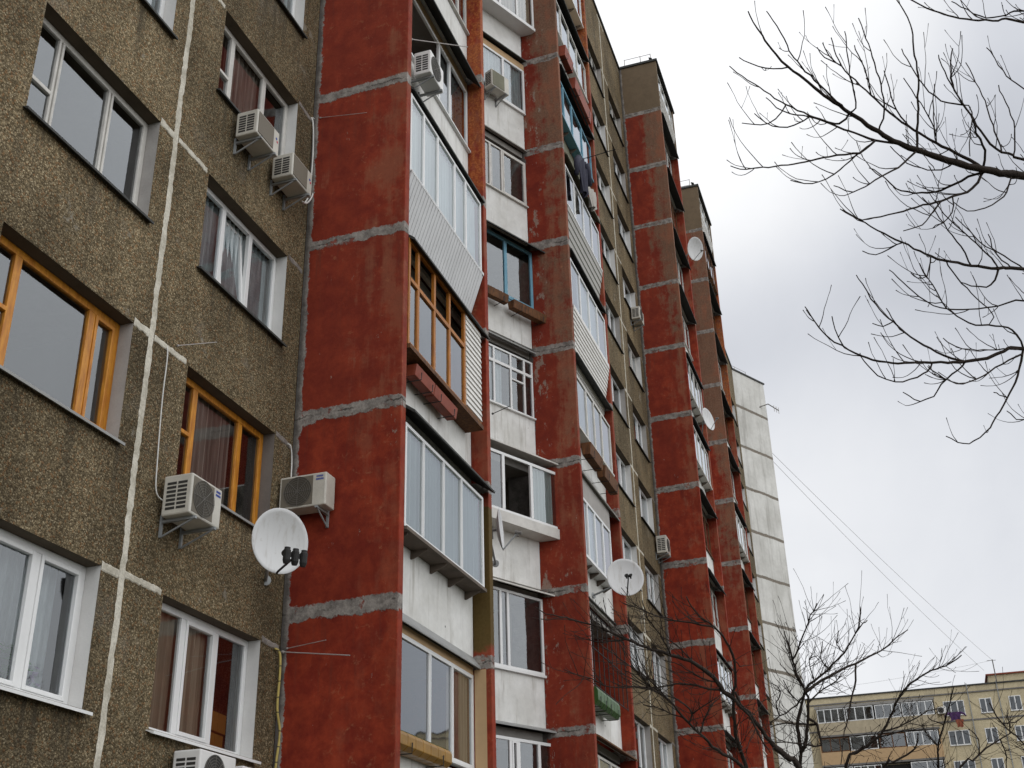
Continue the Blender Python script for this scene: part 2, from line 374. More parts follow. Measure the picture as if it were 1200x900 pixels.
# ------------------------------------------------------------------ apartment building
B = empty('apartment_building', 'tall brown and red panel apartment block filling the left of the view', 'apartment building', (0, 0, 0))
ZR = 36.6; ZJ = lambda j: 3.16+2.8*j
YF, YO, YL = 7.5, 5.88, 6.16
FA = Fr((0, YF, 0), (1, 0, 0), (0, -1, 0))          # brown facade: a = x
FL = Fr((0, YL, 0), (1, 0, 0), (0, -1, 0))          # loggia parapets
th = R(25.5)
def FD(x): return Fr((x, 6.83, 0), (math.cos(th), -math.sin(th), 0), (-math.sin(th), -math.cos(th), 0))

def wall_sheet(a0, a1, z0, z1, holes, fr):
    xs = sorted({a0, a1, *[h[0] for h in holes], *[h[1] for h in holes]}); zs = sorted({z0, z1, *[h[2] for h in holes], *[h[3] for h in holes]})
    xs = [x for x in xs if a0 <= x <= a1]
    mb = MB()
    for i in range(len(xs)-1):
        run = None
        for k in range(len(zs)-1):
            cx, cz = (xs[i]+xs[i+1])/2, (zs[k]+zs[k+1])/2
            hole = any(h[0] < cx < h[1] and h[2] < cz < h[3] for h in holes)
            if hole:
                if run is not None: mb.quad(fr(xs[i], 0, run), fr(xs[i+1], 0, run), fr(xs[i+1], 0, zs[k]), fr(xs[i], 0, zs[k])); run = None
            elif run is None: run = zs[k]
        if run is not None: mb.quad(fr(xs[i], 0, run), fr(xs[i+1], 0, run), fr(xs[i+1], 0, z1), fr(xs[i], 0, z1))
    return mb
def ribbon(mb, fr, pts_fn, n, w, proud=.007, seed=0.0, rough=1.0):
    """jagged mortar strip: pts_fn(t) -> (a, z), nrm -> perpendicular in the wall plane"""
    prev = None
    for k in range(n+1):
        t = k/n; a, z = pts_fn(t); a2, z2 = pts_fn(min(1, t+1/n)) if k < n else pts_fn(t); a1, z1 = pts_fn(max(0, t-1/n))
        d = Vector((a2-a1, z2-z1)); d.normalize(); nx, nz = -d.y, d.x
        L = z+a*1.7+seed
        wob = mnoise.noise(Vector((L*.45, seed, 0)))*.035*rough + mnoise.noise(Vector((L*2.6, seed+3, 0)))*.012*rough
        wl = w/2*(1+.32*mnoise.noise(Vector((L*4.1, seed+9, 1)))+.42*mnoise.noise(Vector((L*13, seed+11, 5))))
        wr = w/2*(1+.32*mnoise.noise(Vector((L*3.7, seed+19, 2)))+.42*mnoise.noise(Vector((L*12, seed+21, 8))))
        l0 = fr(a+nx*(wob+wl), .001, z+nz*(wob+wl)); l1 = fr(a+nx*(wob+wl*.72), proud, z+nz*(wob+wl*.72))
        q0 = fr(a+nx*(wob-wr), .001, z+nz*(wob-wr)); q1 = fr(a+nx*(wob-wr*.72), proud, z+nz*(wob-wr*.72))
        cur = (l0, l1, q1, q0)
        if prev:
            for i in range(3): mb.quad(prev[i], prev[i+1], cur[i+1], cur[i])
        prev = cur

def curtain_mesh(fr, a0, a1, b, z0, z1, amp=.03, wl=.11):
    mb = MB(); n = max(8, int((a1-a0)/.022)); i = len(mb.v); ph = random.random()*9
    for k in range(n+1):
        a = a0+(a1-a0)*k/n; bb = b+amp*math.sin(a/wl*6.28+ph+1.5*math.sin(a*3.1))
        mb.v += [fr(a, bb, z0), fr(a, bb*1.0, z1)]
    for k in range(n): mb.f.append((k*2, k*2+2, k*2+3, k*2+1))
    return mb

def bars(mb, fr, a0, a1, z0, z1, w, b0, b1):           # rectangular frame ring
    mb.box(fr, a0, a0+w, b0, b1, z0, z1); mb.box(fr, a1-w, a1, b0, b1, z0, z1)
    mb.box(fr, a0+w, a1-w, b0, b1, z0, z0+w); mb.box(fr, a0+w, a1-w, b0, b1, z1-w, z1)

def window(fr, a0, a1, z0, z1, splits, m=M_pvc, reveal=M_plaster, sill=M_dark, curtain=None, cur_rng=(0, 1), rd=.17, fw=.07, sash=(), vent=(), sillp=.07, double=False, open_=None, cb=.13):
    """splits: fractions of mullions; sash: panes with their own sash ring; vent: (pane, height fraction) transoms"""
    mb = MB(); bb0, bb1 = -rd-.06, -rd
    bars(mb, fr, a0, a1, z0, z1, fw, bb0, bb1)
    e = [a0] + [a0+(a1-a0)*s for s in splits] + [a1]
    gl = MB()
    for k, s in enumerate(splits):
        a = a0+(a1-a0)*s; hw = fw*.62
        if double: mb.box(fr, a-hw, a-.012, bb0, bb1+.004, z0+fw, z1-fw); mb.box(fr, a+.012, a+hw, bb0, bb1+.004, z0+fw, z1-fw); mb.box(fr, a-.012, a+.012, bb0, bb1-.02, z0+fw, z1-fw)
        else: mb.box(fr, a-hw, a+hw, bb0, bb1, z0+fw, z1-fw)
    for k in range(len(e)-1):
        l = e[k]+(fw if k == 0 else fw*.62); r = e[k+1]-(fw if k == len(e)-2 else fw*.62)
        if open_ == k:                                   # tilted-in sash
            t = .14; sm = MB()
            f2 = lambda a, b, z: fr(a, b-(z-z0-fw)/(z1-z0)*t, z)
            bars(mb, f2, l, r, z0+fw, z1-fw, .05, bb0+.012, bb1+.004)
            gl.quad(f2(l+.05, bb0+.03, z0+fw+.05), f2(r-.05, bb0+.03, z0+fw+.05), f2(r-.05, bb0+.03, z1-fw-.05), f2(l+.05, bb0+.03, z1-fw-.05)); continue
        if k in sash: bars(mb, fr, l, r, z0+fw, z1-fw, .045, bb0+.01, bb1+.012); l += .04; r -= .04
        for kk, hf in vent:
            if kk == k: zz = z0+(z1-z0)*hf; mb.box(fr, l, r, bb0+.005, bb1+.006, zz-.025, zz+.025)
        j = random.uniform(-.004, .004); j2 = random.uniform(-.004, .004)
        gl.quad(fr(l-.01, bb0+.03+j, z0+fw-.01), fr(r+.01, bb0+.03-j, z0+fw-.01), fr(r+.01, bb0+.03-j+j2, z1-fw+.01), fr(l-.01, bb0+.03+j+j2, z1-fw+.01))
    w = mb.build('window', m, B, bevel=.006)
    gl.build('pane', M_glass, w)
    rv = MB(); t = .018
    rv.box(fr, a0-t, a0-.001, -.30, -.003, z0-.02, z1+t); rv.box(fr, a1+.001, a1+t, -.30, -.003, z0-.02, z1+t); rv.box(fr, a0, a1, -.30, -rd-.07, z0-.03, z0-.002)
    rv.build('reveal', reveal, w)
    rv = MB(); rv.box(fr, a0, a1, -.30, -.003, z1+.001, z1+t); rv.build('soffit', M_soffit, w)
    sl_ = MB(); sl_.prism(fr, a0-.05, a1+.04, [(-rd+.002, z0+.012), (sillp, z0-.035), (sillp, z0-.065), (sillp-.012, z0-.065), (.012, z0-.03), (-rd+.002, z0-.02)])
    sl_.build('sill', sill, w)
    if curtain:
        c0 = a0+fw+(a1-a0-2*fw)*cur_rng[0]; c1 = a0+fw+(a1-a0-2*fw)*cur_rng[1]
        curtain_mesh(fr, c0, c1, -rd-cb, z0+.02, z1-.02).build('curtain', curtain, w)
    return w

# ---- brown bays
SZ = lambda k: 4.1+2.8*k
WA, WB = (7.54, 9.66), (10.76, 12.88)
SH = 26.1
holes1 = [(WA[0], WA[1], SZ(k), SZ(k)+1.42) for k in range(0, 5)] + [(WB[0], WB[1], SZ(k), SZ(k)+1.42) for k in range(0, 6)]
holes2 = [(WA[0]+SH, WA[1]+SH, SZ(k), SZ(k)+1.42) for k in range(0, 11)] + [(WB[0]+SH, WB[1]+SH, SZ(k), SZ(k)+1.42) for k in range(0, 11)]
def bay(a0, a1, holes, joints):
    mb = wall_sheet(a0, a1, 0, ZR-.1, holes, FA); w = mb.build('facade_wall', M_peb, B)
    jm = MB()
    for x, zt in joints:
        ribbon(jm, FA, lambda t: (x, 1.5+(zt-1.5)*t), int((zt-1.5)/.05), .098, seed=x)
        for k in range(0, 12):
            z = SZ(k)+1.44
            if z > zt: break
            ribbon(jm, FA, lambda t: (x-.34+.29*t, z-.015*t), 10, .095, seed=x+k)
            ribbon(jm, FA, lambda t: (x+.05+.66*t, z-.01*t), 18, .075, seed=x+k+50)
    if joints: jm.build('mortar_joint', M_mortar, w)
    jg = MB()
    for x, zt in joints:
        for k in range(0, 12 if x > 9 else 0):
            z = SZ(k)+1.44
            if z < zt: ribbon(jg, FA, lambda t: (x+2.90+.43*t, z-.02*t), 12, .075, seed=x+k+90)
    if joints: jg.build('mortar_patch', M_mortar_grey, w)
    return w
bay(-8, 13.37, holes1, [(10.0, 22), (6.63, 22)])
bay(26.46, 39.47, holes2, [(36.1, 36.4)])
bay(52.7, 69.64, [(x, x+2.1, SZ(k), SZ(k)+1.42) for k in range(0, 11) for x in (66.6,)], [])

W_A = Fr((0, YF, 0), (1, 0, 0), (0, -1, 0))
# near windows, one call each, as in the photograph
window(FA, *WA, SZ(0), SZ(0)+1.42, [.66], M_pvc, M_plasterw, M_pvc, M_lace, sash=(0, 1), sillp=.10, cb=.28)
window(FA, *WA, SZ(1), SZ(1)+1.42, [.22, .775], M_oak, M_plaster, M_tin, None, fw=.085, vent=((0, .5),), double=False, sash=(2,))
window(FA, *WA, SZ(2), SZ(2)+1.42, [.24, .66], M_pvc2, M_plaster, M_dark, None, fw=.075, vent=((0, .42),), double=True)
window(FA, *WA, SZ(3), SZ(3)+1.42, [.33, .68], M_pvc, M_plasterw, M_dark, M_lace)
window(FA, *WA, SZ(4), SZ(4)+1.42, [.33, .68], M_pvc2, M_plaster, M_dark, M_beige)
window(FA, *WB, SZ(0), SZ(0)+1.42, [.33, .66], M_pvc, M_plasterw, M_pvc, M_beige, (0, .70), sash=(1,), sillp=.10, fw=.075)
window(FA, *WB, SZ(1), SZ(1)+1.42, [.22, .72], M_oak, M_plasterd, M_tin, M_rose, (.24, .7), fw=.085, vent=((0, .5),))
window(FA, *WB, SZ(2), SZ(2)+1.42, [.33, .66], M_pvc, M_plasterw, M_dark, M_lace, (0, 1), open_=1, sash=())
window(FA, *WB, SZ(3), SZ(3)+1.42, [.24, .66], M_pvc2, M_plasterw, M_dark, M_rose, (.2, .7), fw=.08, vent=((0, .42),))
window(FA, *WB, SZ(4), SZ(4)+1.42, [.33, .66], M_pvc, M_plasterw, M_dark, M_lace)
window(FA, *WB, SZ(5), SZ(5)+1.42, [.33, .66], M_pvc2, M_plaster, M_dark, None)
curts = [M_lace, M_blind, M_beige, None, M_rose, None]
rs = random.Random(3)
for k in range(0, 11):
    for (x0, x1) in (WA, WB):
        fm = rs.choice([M_pvc, M_pvc, M_pvc2, M_pvc]); sp = rs.choice([[.33, .66], [.3, .7], [.5], [.24, .66]])
        c = rs.choice(curts)
        window(FA, x0+SH, x1+SH, SZ(k), SZ(k)+1.42, sp, fm, rs.choice([M_plasterw, M_plasterw, M_plaster]), M_dark, c, (0, rs.choice([1, .5, .7])), sash=rs.choice([(), (1,)]) if len(sp) > 1 else ())
for k in range(3, 11):
    window(FA, 66.6, 68.7, SZ(k), SZ(k)+1.42, [.33, .66], rs.choice([M_pvc, M_pvc2]), M_plasterw, M_dark, rs.choice(curts))

# ---- red fins (side walls of the loggias)
def fin(x, y0, m, t=.16):
    fr = Fr((x, 0, 0), (1, 0, 0), (0, -1, 0)); mb = MB(); mb.box(fr, 0, t, -y0, -YO, 0, ZR-.1)
    return mb.build('side_wall', m, B, bevel=.012)
M_f1 = mat('red_paint_near', f_red(.10, 6, 30, YO, 1.0), rough=.8, spec=.2)
M_f1b = mat('red_paint_rusty', f_red(.12, 6, 30, YO, 2.3, orange=.62, rust_z=14.3, inner=9.9, moss=(6.4, 8.4)), rough=.8, spec=.2)
M_f2 = mat('red_paint_faded', f_red(.62, 6, 26, YO, 3.7, inner=6.86, white=1.0, vm=.2), rough=.82, spec=.2)
M_f2b = mat('red_paint_patchy', f_red(.30, 8, 34, YO, 5.1, orange=.8, rust_z=24.8), rough=.82, spec=.2)
M_f3 = mat('red_paint_sunbleached', f_red(.66, 17, 30, YO, 6.9), rough=.82, spec=.2)
M_f3b = mat('red_paint_bright', f_red(.15, 8, 34, YO, 8.2, inner=9.9), rough=.82, spec=.2)
M_f4 = mat('red_paint_dusty', f_red(.78, 12, 26, YO, 9.6, inner=6.86, vm=.3), rough=.82, spec=.2)
fin(13.37, 7.5, M_f1); fin(16.88, 9.66, M_f1b); fin(22.83, 7.5, M_f2); fin(26.30, 7.5, M_f2b)
fin(39.47, 7.5, M_f3); fin(42.98, 9.66, M_f3b); fin(49.03, 7.5, M_f4); fin(52.54, 7.5, M_f2b)
mb = MB(); fr = Fr((16.88, 0, 0), (1, 0, 0), (0, -1, 0))
mb.box(fr, -.006, .02, -6.15, -5.965, 3.3, 5.86); mb.build('cream_painted_patch', M_cream, B)

# ---- roof, hidden walls, interior
rf = MB(); WORLD = Fr((0, 0, 0), (1, 0, 0), (0, 1, 0))
rf.box(WORLD, -8.05, 69.6, 7.44, 21.05, ZR-.1, ZR)
for x0, x1 in ((13.31, 17.1), (22.77, 26.52), (39.41, 43.2), (48.97, 52.76)): rf.box(WORLD, x0, x1, 5.82, 7.43, ZR-.102, ZR-.002)
rf.build('roof', M_dark, B)
bw = MB()
bw.box(WORLD, -8, -7.8, 7.52, 21, 0, ZR-.11); bw.box(WORLD, -7.8, 69.6, 20.8, 21, 0, ZR-.11)
bw.build('rear_wall', M_peb, B)
iw = MB()
for a0, a1, y in ((-7.8, 13.37, 9.6), (26.6, 39.4, 9.4), (52.8, 69.6, 9.6)): iw.box(WORLD, a0, a1, y, y+.1, .1, ZR-.2)
for a0, a1 in ((13.56, 16.86), (23.02, 26.28), (39.66, 42.96), (49.22, 52.52)): iw.box(WORLD, a0, a1, YF, YF+.1, .1, ZR-.2)
for x in (3.5, 10.1, 36.2): iw.box(WORLD, x, x+.1, 7.75, 9.59, .1, ZR-.2)
iw.build('interior_wall', M_room, B)
fs = MB()
for j in range(-1, 12):
    z = ZJ(j)-.08
    if z > 35.6: break
    for a0, a1 in ((-7.8, 13.3), (26.6, 39.4), (52.8, 69.6)): fs.box(WORLD, a0, a1, 7.52, 9.59, z-.1, z+.1)
    for a0, a1 in ((13.54, 16.87), (23.0, 26.29), (39.64, 42.97), (49.2, 52.53)): fs.box(WORLD, a0, a1, YL+.07, YF-.01, z-.08, z+.08)
fs.build('floor_slab', M_conc, B)

# ---- loggias
def ribs_v(mb, fr, a0, a1, prof, pitch=.098):            # vertical corrugation along a sloping sheet: prof (b,z) top -> bottom
    n = int((a1-a0)/pitch); (bt, zt), (bb, zb) = prof
    for k in range(n):
        a = a0+k*pitch
        mb.prism(Fr(fr(0, 0, 0), fr.U, fr.N), a+.004, a+pitch-.012, [(bt+.004, zt), (bt+.020, zt), (bb+.020, zb), (bb+.004, zb)])
    mb.prism(fr, a0, a1, [(bt-.012, zt), (bt+.006, zt), (bb+.006, zb), (bb-.012, zb)])
def ribs_h(mb, fr, a0, a1, prof, n):
    (bt, zt), (bb, zb) = prof
    for k in range(n):
        t0, t1 = k/n, (k+1)/n; z0 = zt+(zb-zt)*t0; z1 = zt+(zb-zt)*t1; b0 = bt+(bb-bt)*t0; b1 = bt+(bb-bt)*t1
        mb.prism(fr, a0, a1, [(b0-.014, z0-.002), (b0+.006, z0-.002), (b1+.024, z1+.012), (b1-.014, z1)])
def balcony(fr, a0, a1, j, b=.27, zs=1.12, zh=2.5, splits=(.25, .5, .75), m=M_pvc, par=M_white, glass=True, ga=None, curtain=None, cur=(0, 1),
            canopy=M_dark, can=(.33, .22, -.16), siding=None, header=None, toprail=None, vent=(), double=False, tray=None, pz=(.07, 1.16), fw=.055, sash=(), iron=False, pan=None, blind=None, sidm=None, ext=.0, trayt=.05, skip=(), depth=.05, transom=True):
    z0 = ZJ(j); A0, A1 = ga or (a0+.02, a1-.02)
    pm = MB(); pm.box(fr, a0, a1, -.08, 0, z0+pz[0], z0+pz[1]); p = pm.build('balcony', par, B, bevel=.01)
    s, h = z0+zs, z0+zh
    if glass:
        mb = MB(); gl = MB()
        bars(mb, fr, A0, A1, s, h, fw, b-depth, b)
        e = [A0]+[A0+(A1-A0)*q for q in splits]+[A1]; ht = h if toprail is None else s+(h-s)*toprail
        if toprail: mb.box(fr, A0+fw, A1-fw, b-depth+.005, b+.004, ht-.04, ht+.03)
        for k, q in enumerate(splits):
            a = A0+(A1-A0)*q; hw = fw*.6
            if double: mb.box(fr, a-hw, a-.009, b-depth, b+.002, s+fw, h-fw); mb.box(fr, a+.009, a+hw, b-depth, b+.002, s+fw, h-fw)
            else: mb.box(fr, a-hw, a+hw, b-depth, b+.001, s+fw, h-fw)
        for k in range(len(e)-1):
            l = e[k]+(fw if k == 0 else fw*.6); r = e[k+1]-(fw if k == len(e)-2 else fw*.6)
            if k in skip: continue
            if k in sash: bars(mb, fr, l, r, s+fw, ht-(fw if toprail is None else .04), .04, b-depth+.01, b+.01)
            for kk, hf in vent:
                if kk == k: zz = s+(h-s)*hf; mb.box(fr, l, r, b-depth+.01, b+.004, zz-.02, zz+.02)
            if pan and k in pan: continue
            q = random.uniform(-.003, .003)
            gl.quad(fr(l-.01, b-.025+q, s+fw-.01), fr(r+.01, b-.025-q, s+fw-.01), fr(r+.01, b-.025-q, (h-fw+.01) if transom else ht), fr(l-.01, b-.025+q, (h-fw+.01) if transom else ht))
        mb.build('glazing_frame', m, p, bevel=.004)
        if gl.v: gl.build('pane', M_glass, p)
        if pan:
            for k in pan:
                sm = MB(); ribs_h(sm, fr, e[k]+.02, e[k+1]-.02, ((b, h-fw), (b, s+fw)), 17); sm.build('siding_panel', M_sidw, p)
        if curtain:
            c0, c1 = A0+(A1-A0)*cur[0]+.06, A0+(A1-A0)*cur[1]-.06
            curtain_mesh(fr, c0, c1, b-.10, s+.02, h-.03, amp=.012 if curtain is M_blind else .03).build('curtain', curtain, p)
    if tray or b > .1:
        tm = MB(); tm.box(fr, A0, A1, .002, b+.035, s-trayt, s-.002); tm.build('sill', tray or m, p)
    elif glass:
        tm = MB(); tm.box(fr, A0, A1, -.06, .06, s-.035, s-.002); tm.build('sill', m, p)
    if canopy:
        ob, zt, zb = can; cm = MB(); zc = z0+2.8
        cm.prism(fr, a0-.0+ext*0, a1+ext, [(-.04, zc+zt), (ob, zc+zb+.03), (ob, zc+zb), (ob-.02, zc+zb), (-.04, zc+zt-.05)])
        cm.build('canopy', canopy, p)
    if b > .1 and not siding and fr is FL and not tray == M_brownwood:
        for q in range(5):
            km = MB()
            a = A0+.15+(A1-A0-.3)*q/4
            km.prism(fr, a-.015, a+.015, [(.002, s-trayt-.001), (b-.02, s-trayt-.001), (b-.02, s-trayt-.025), (.03, s-trayt-.12), (.002, s-trayt-.12)])
            km.build('bracket', M_rusttin, p)
    if siding:
        sm = MB(); (bt, zt), (bb, zb), style = siding
        if style == 'v': ribs_v(sm, fr, A0, A1, ((bt, z0+zt), (bb, z0+zb)))
        else: ribs_h(sm, fr, A0, A1, ((bt, z0+zt), (bb, z0+zb)), style)
        sm.build('siding', sidm or M_sidw, p)
    if header:
        hm = MB(); hm.box(fr, A0, A1, b-.06, b-.005, h+.002, z0+2.74); hm.build('header_board', header, p)
    if iron:
        im = MB(); n = 9; A0, A1 = a0+.03, a1-.05
        for k in range(n): a = A0+(A1-A0)*k/(n-1); im.tube([fr(a, .2, s), fr(a, .2, h)], .011, 5)
        for zz in (s+.02, (s+h)/2, h-.02): im.tube([fr(A0, .2, zz), fr(A1, .2, zz)], .011, 5)
        im.build('iron_bars', M_iron, p)
    return p
x0, x1 = 13.56, 16.86
balcony(FL, x0, x1, 0, b=0.0, zs=1.25, zh=2.62, splits=(.475, .735), ga=(13.6, 16.86), curtain=M_beige, cur=(.74, 1), can=(.12, .14, -.10), canopy=M_tin, header=M_cream, fw=.06, double=True)
balcony(FL, x0, x1, 1, b=.27, zs=1.06, zh=2.55, splits=(.21, .455, .69), ga=(13.56, 16.66), curtain=M_shade, cur=(0, 1), can=(.40, .24, -.12), fw=.05, double=True, tray=M_rusttin)
balcony(FL, x0, x1, 2, b=.28, zs=.96, zh=2.73, splits=(.12, .33, .535, .755), ga=(13.56, 16.60), m=M_oak2, toprail=.62, transom=False, pan=(4,), can=(.36, .24, -.12), tray=M_brownwood, fw=.06, trayt=.07)
balcony(FL, x0, x1, 3, b=.28, zs=1.14, zh=2.62, splits=(.17, .355, .595, .76), ga=(13.54, 16.74), curtain=M_blind, siding=((.30, 1.12), (.03, .28), 'v'), sidm=M_sidg, can=(.32, .22, -.10), fw=.05)
balcony(FL, x0, x1, 4, b=0.0, zs=1.13, zh=2.55, splits=(.56, .72), ga=(13.6, 16.86), curtain=M_flor, cur=(.55, 1), header=M_cream, can=(.28, .20, -.22), fw=.06, skip=(0,), pan=None)
balcony(FL, x0, x1, 5, b=0.0, zs=1.2, zh=2.5, splits=(.3, .6, .86), ga=(13.6, 16.86), m=M_pvc2, curtain=M_flor)
balcony(FL, x0, x1, 6, b=.2, zs=1.2, zh=2.5, splits=(.3, .6), curtain=M_blind)
# diagonal recess balconies between the fins
D1 = FD(22.83); dl = -6.35
dw = MB(); dw.box(D1, dl, -.04, -1.3, -1.2, 0, ZR-.11); dw.build('recess_wall', M_room, B)
def diag(fr, first, last, specs):
    sm = MB()
    for j in range(first, last+1): sm.box(fr, dl, -.03, -1.2, -.085, ZJ(j)-.16, ZJ(j))
    sm.build('recess_slab', M_conc, B)
    for j in range(first, last+1): balcony(fr, dl, -.02, j, **specs.get(j, dict(b=0, splits=(.25, .5, .78, .9), curtain=M_lace)))
S = {
 0: dict(b=.06, zs=1.1, zh=2.6, splits=(.40, .60, .78, .815, .905), ga=(-6.0, .30), canopy=M_tin, can=(.18, .10, -.02), ext=.34, fw=.06, sash=(3,)),
 1: dict(b=.03, zs=1.10, zh=2.66, splits=(.40, .62, .795, .83), ga=(-6.0, -.02), can=(.25, .06, -.10), canopy=M_pvc2, ext=.33, fw=.055, tray=M_pvc),
 2: dict(b=.36, zs=1.32, zh=2.62, splits=(.3, .5, .735, .864), ga=(-6.2, .30), can=(.43, .04, -.03), canopy=M_pvc2, ext=.36, tray=M_pvc2, trayt=.22, fw=.065, skip=(3,), curtain=M_shade, cur=(.864, 1)),
 3: dict(b=0.0, zs=1.12, zh=2.52, splits=(.4, .6, .80, .885, .955), ga=(-6.2, -.03), can=(.12, .02, -.10), canopy=M_tin, toprail=.74, fw=.045, m=M_pvc, vent=((4, .55),), curtain=M_lace, cur=(0, .86)),
 4: dict(b=.08, zs=1.05, zh=2.62, splits=(.4, .62, .855), ga=(-6.2, .0), m=M_teal, can=(.36, .16, -.24), ext=.26, fw=.078),
 5: dict(b=0.0, zs=1.14, zh=2.45, splits=(.42, .64, .80, .865), ga=(-6.2, -.02), m=M_pvc2, can=(.06, .05, -.02), canopy=M_conc, fw=.05, curtain=M_beige, cur=(0, .84), sash=(4,)),
 6: dict(b=.05, zs=1.16, zh=2.55, splits=(.4, .64, .875), ga=(-6.2, .0), can=(.16, .10, -.02), fw=.065, curtain=M_lace, header=M_cream),
 7: dict(b=.36, zs=1.02, zh=2.6, splits=(.4, .62, .80, .90), ga=(-6.2, .12), tray=M_pvc, trayt=.09, fw=.06, curtain=M_beige, cur=(.8, 1)),
}
diag(D1, 0, 9, S)
# second loggia stack
x0, x1 = 23.02, 26.28
balcony(FL, x0, x1, 0, b=.05, zs=1.2, zh=2.5, splits=(.3, .6), can=(.34, .12, -.12), canopy=M_brownwood, m=M_pvc2, curtain=M_flor)
balcony(FL, x0, x1, 1, b=.0, zs=.95, zh=2.5, ga=(23.02, 24.1), splits=(.55,), can=(.06, .22, .10), iron=True, pz=(.07, .92))
balcony(FL, x0, x1, 2, b=.22, zs=.80, zh=2.12, splits=(.2, .45, .72), ga=(23.0, 25.55), can=(.30, .12, -.22), canopy=M_conc, curtain=M_blind, cur=(.2, .5), fw=.06, header=M_plaster)
balcony(FL, x0, x1, 3, b=.25, zs=.9, zh=2.2, splits=(.28, .5, .72), ga=(23.0, 26.1), m=M_pvc2, curtain=M_lace, cur=(0, .5), can=(.32, .12, -.12))
balcony(FL, x0, x1, 4, b=.27, zs=1.15, zh=2.45, splits=(.25, .5, .75), ga=(23.0, 26.25), siding=((.30, 1.12), (.04, -.42), 15), curtain=M_blind, cur=(.25, .8))
balcony(FL, x0, x1, 5, b=.27, zs=1.15, zh=2.36, splits=(.25, .5, .75), ga=(23.0, 26.25), siding=((.29, 1.12), (.08, -.1), 7), sidm=M_sidd, canopy=M_olive, can=(.34, .22, -.18))
balcony(FL, x0, x1, 6, b=.2, zs=1.25, zh=2.4, splits=(.15, .4, .7), m=M_teal, par=M_olive, curtain=M_flor, cur=(.3, .9))
balcony(FL, x0, x1, 7, b=.2, zs=1.2, zh=2.4, splits=(.2, .45, .7), m=M_pvc2, curtain=M_lace, cur=(.4, 1))
balcony(FL, x0, x1, 8, b=.2, zs=1.2, zh=2.4, splits=(.2, .45, .7), par=M_cream)
balcony(FL, x0, x1, 9, b=.2, zs=1.2, zh=2.4, splits=(.2, .45, .7))
# far loggia stacks
for (x0, x1, sd_) in ((39.66, 42.96, 5), (49.22, 52.52, 9)):
    rr = random.Random(sd_)
    for j in range(0, 12):
        out = rr.random() < .35; zs = 1.1
        sid = rr.choice([None, None, ((.30, zs-.02), (.05, .1), 9)]) if out else None
        kw = dict(b=.24 if out else -.02, zs=zs, zh=2.5 if j < 11 else 2.2, splits=(.25, .5, .75), m=rr.choice([M_pvc2, M_pvc2, M_pvc2, M_brownwood]), curtain=rr.choice([None, None, M_lace]),
                  siding=sid, sidm=rr.choice([M_sidw, M_sidw, M_pvc2]), can=(.36, .22, rr.choice([-.3, -.15, -.1])), par=M_white)
        if j == 11: kw['can'] = (.1, .2, .1)
        balcony(FL, x0, x1, j, **kw)
D2 = FD(49.03); dw = MB(); dw.box(D2, dl, -.04, -.1, -.02, 0, ZR-.11); dw.build('recess_wall', M_white, B)
place(B, (30, 7.5, 0))

# ------------------------------------------------------------------ white end block
P0, P1 = Vector((69.64, 7.5, 0)), Vector((72.66, 5.89, 0)); ud = (P1-P0).normalized(); nd = Vector((ud.y, -ud.x, 0))
EB = empty('apartment_building', 'blank pale concrete end block turned at an angle beyond the red building', 'apartment building')
FE = Fr(P0, ud, nd); Lw = (P1-P0).length
mb = MB(); mb.box(FE, 0, Lw, -13, 0, 0, ZR-.1); mb.build('gable_wall', M_gable, EB, bevel=.02)
mb = MB(); mb.box(FE, -.05, Lw+.05, -13.05, .06, ZR-.1, ZR); mb.build('roof', M_dark, EB)
place(EB, P1)

# ------------------------------------------------------------------ far yellow building
FB_ = empty('apartment_building', 'distant yellow brick block with glazed balconies seen low on the right', 'apartment building')
FF = Fr((120.8, 0, 0), (0, -1, 0), (-1, 0, 0))            # a = -y
def am(y): return -y
zt = 25.35
mb = MB()
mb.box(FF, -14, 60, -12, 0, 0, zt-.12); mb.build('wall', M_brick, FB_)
mb = MB(); mb.box(FF, -14.1, 60.1, -12.1, .12, zt-.12, zt); rfo = mb.build('roof', M_dark, FB_)
mb = MB(); mb.box(FF, -14, 60, 0, .10, 24.58, 24.70); mb.box(FF, -14, 60, 0, .05, 22.05, 22.2); mb.build('cornice', M_concd, FB_)
mb = MB(); mb.box(FF, -9.0, 2.0, 0, .9, 24.1, 24.34); mb.build('cornice', M_conc, FB_)
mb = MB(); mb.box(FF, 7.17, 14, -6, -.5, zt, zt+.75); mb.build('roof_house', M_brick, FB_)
mb = MB(); mb.box(FF, 7.0, 14.2, -6.2, -.3, zt+.75, zt+.87); mb.build('roof_house', M_redbox, FB_)
rr = random.Random(12)
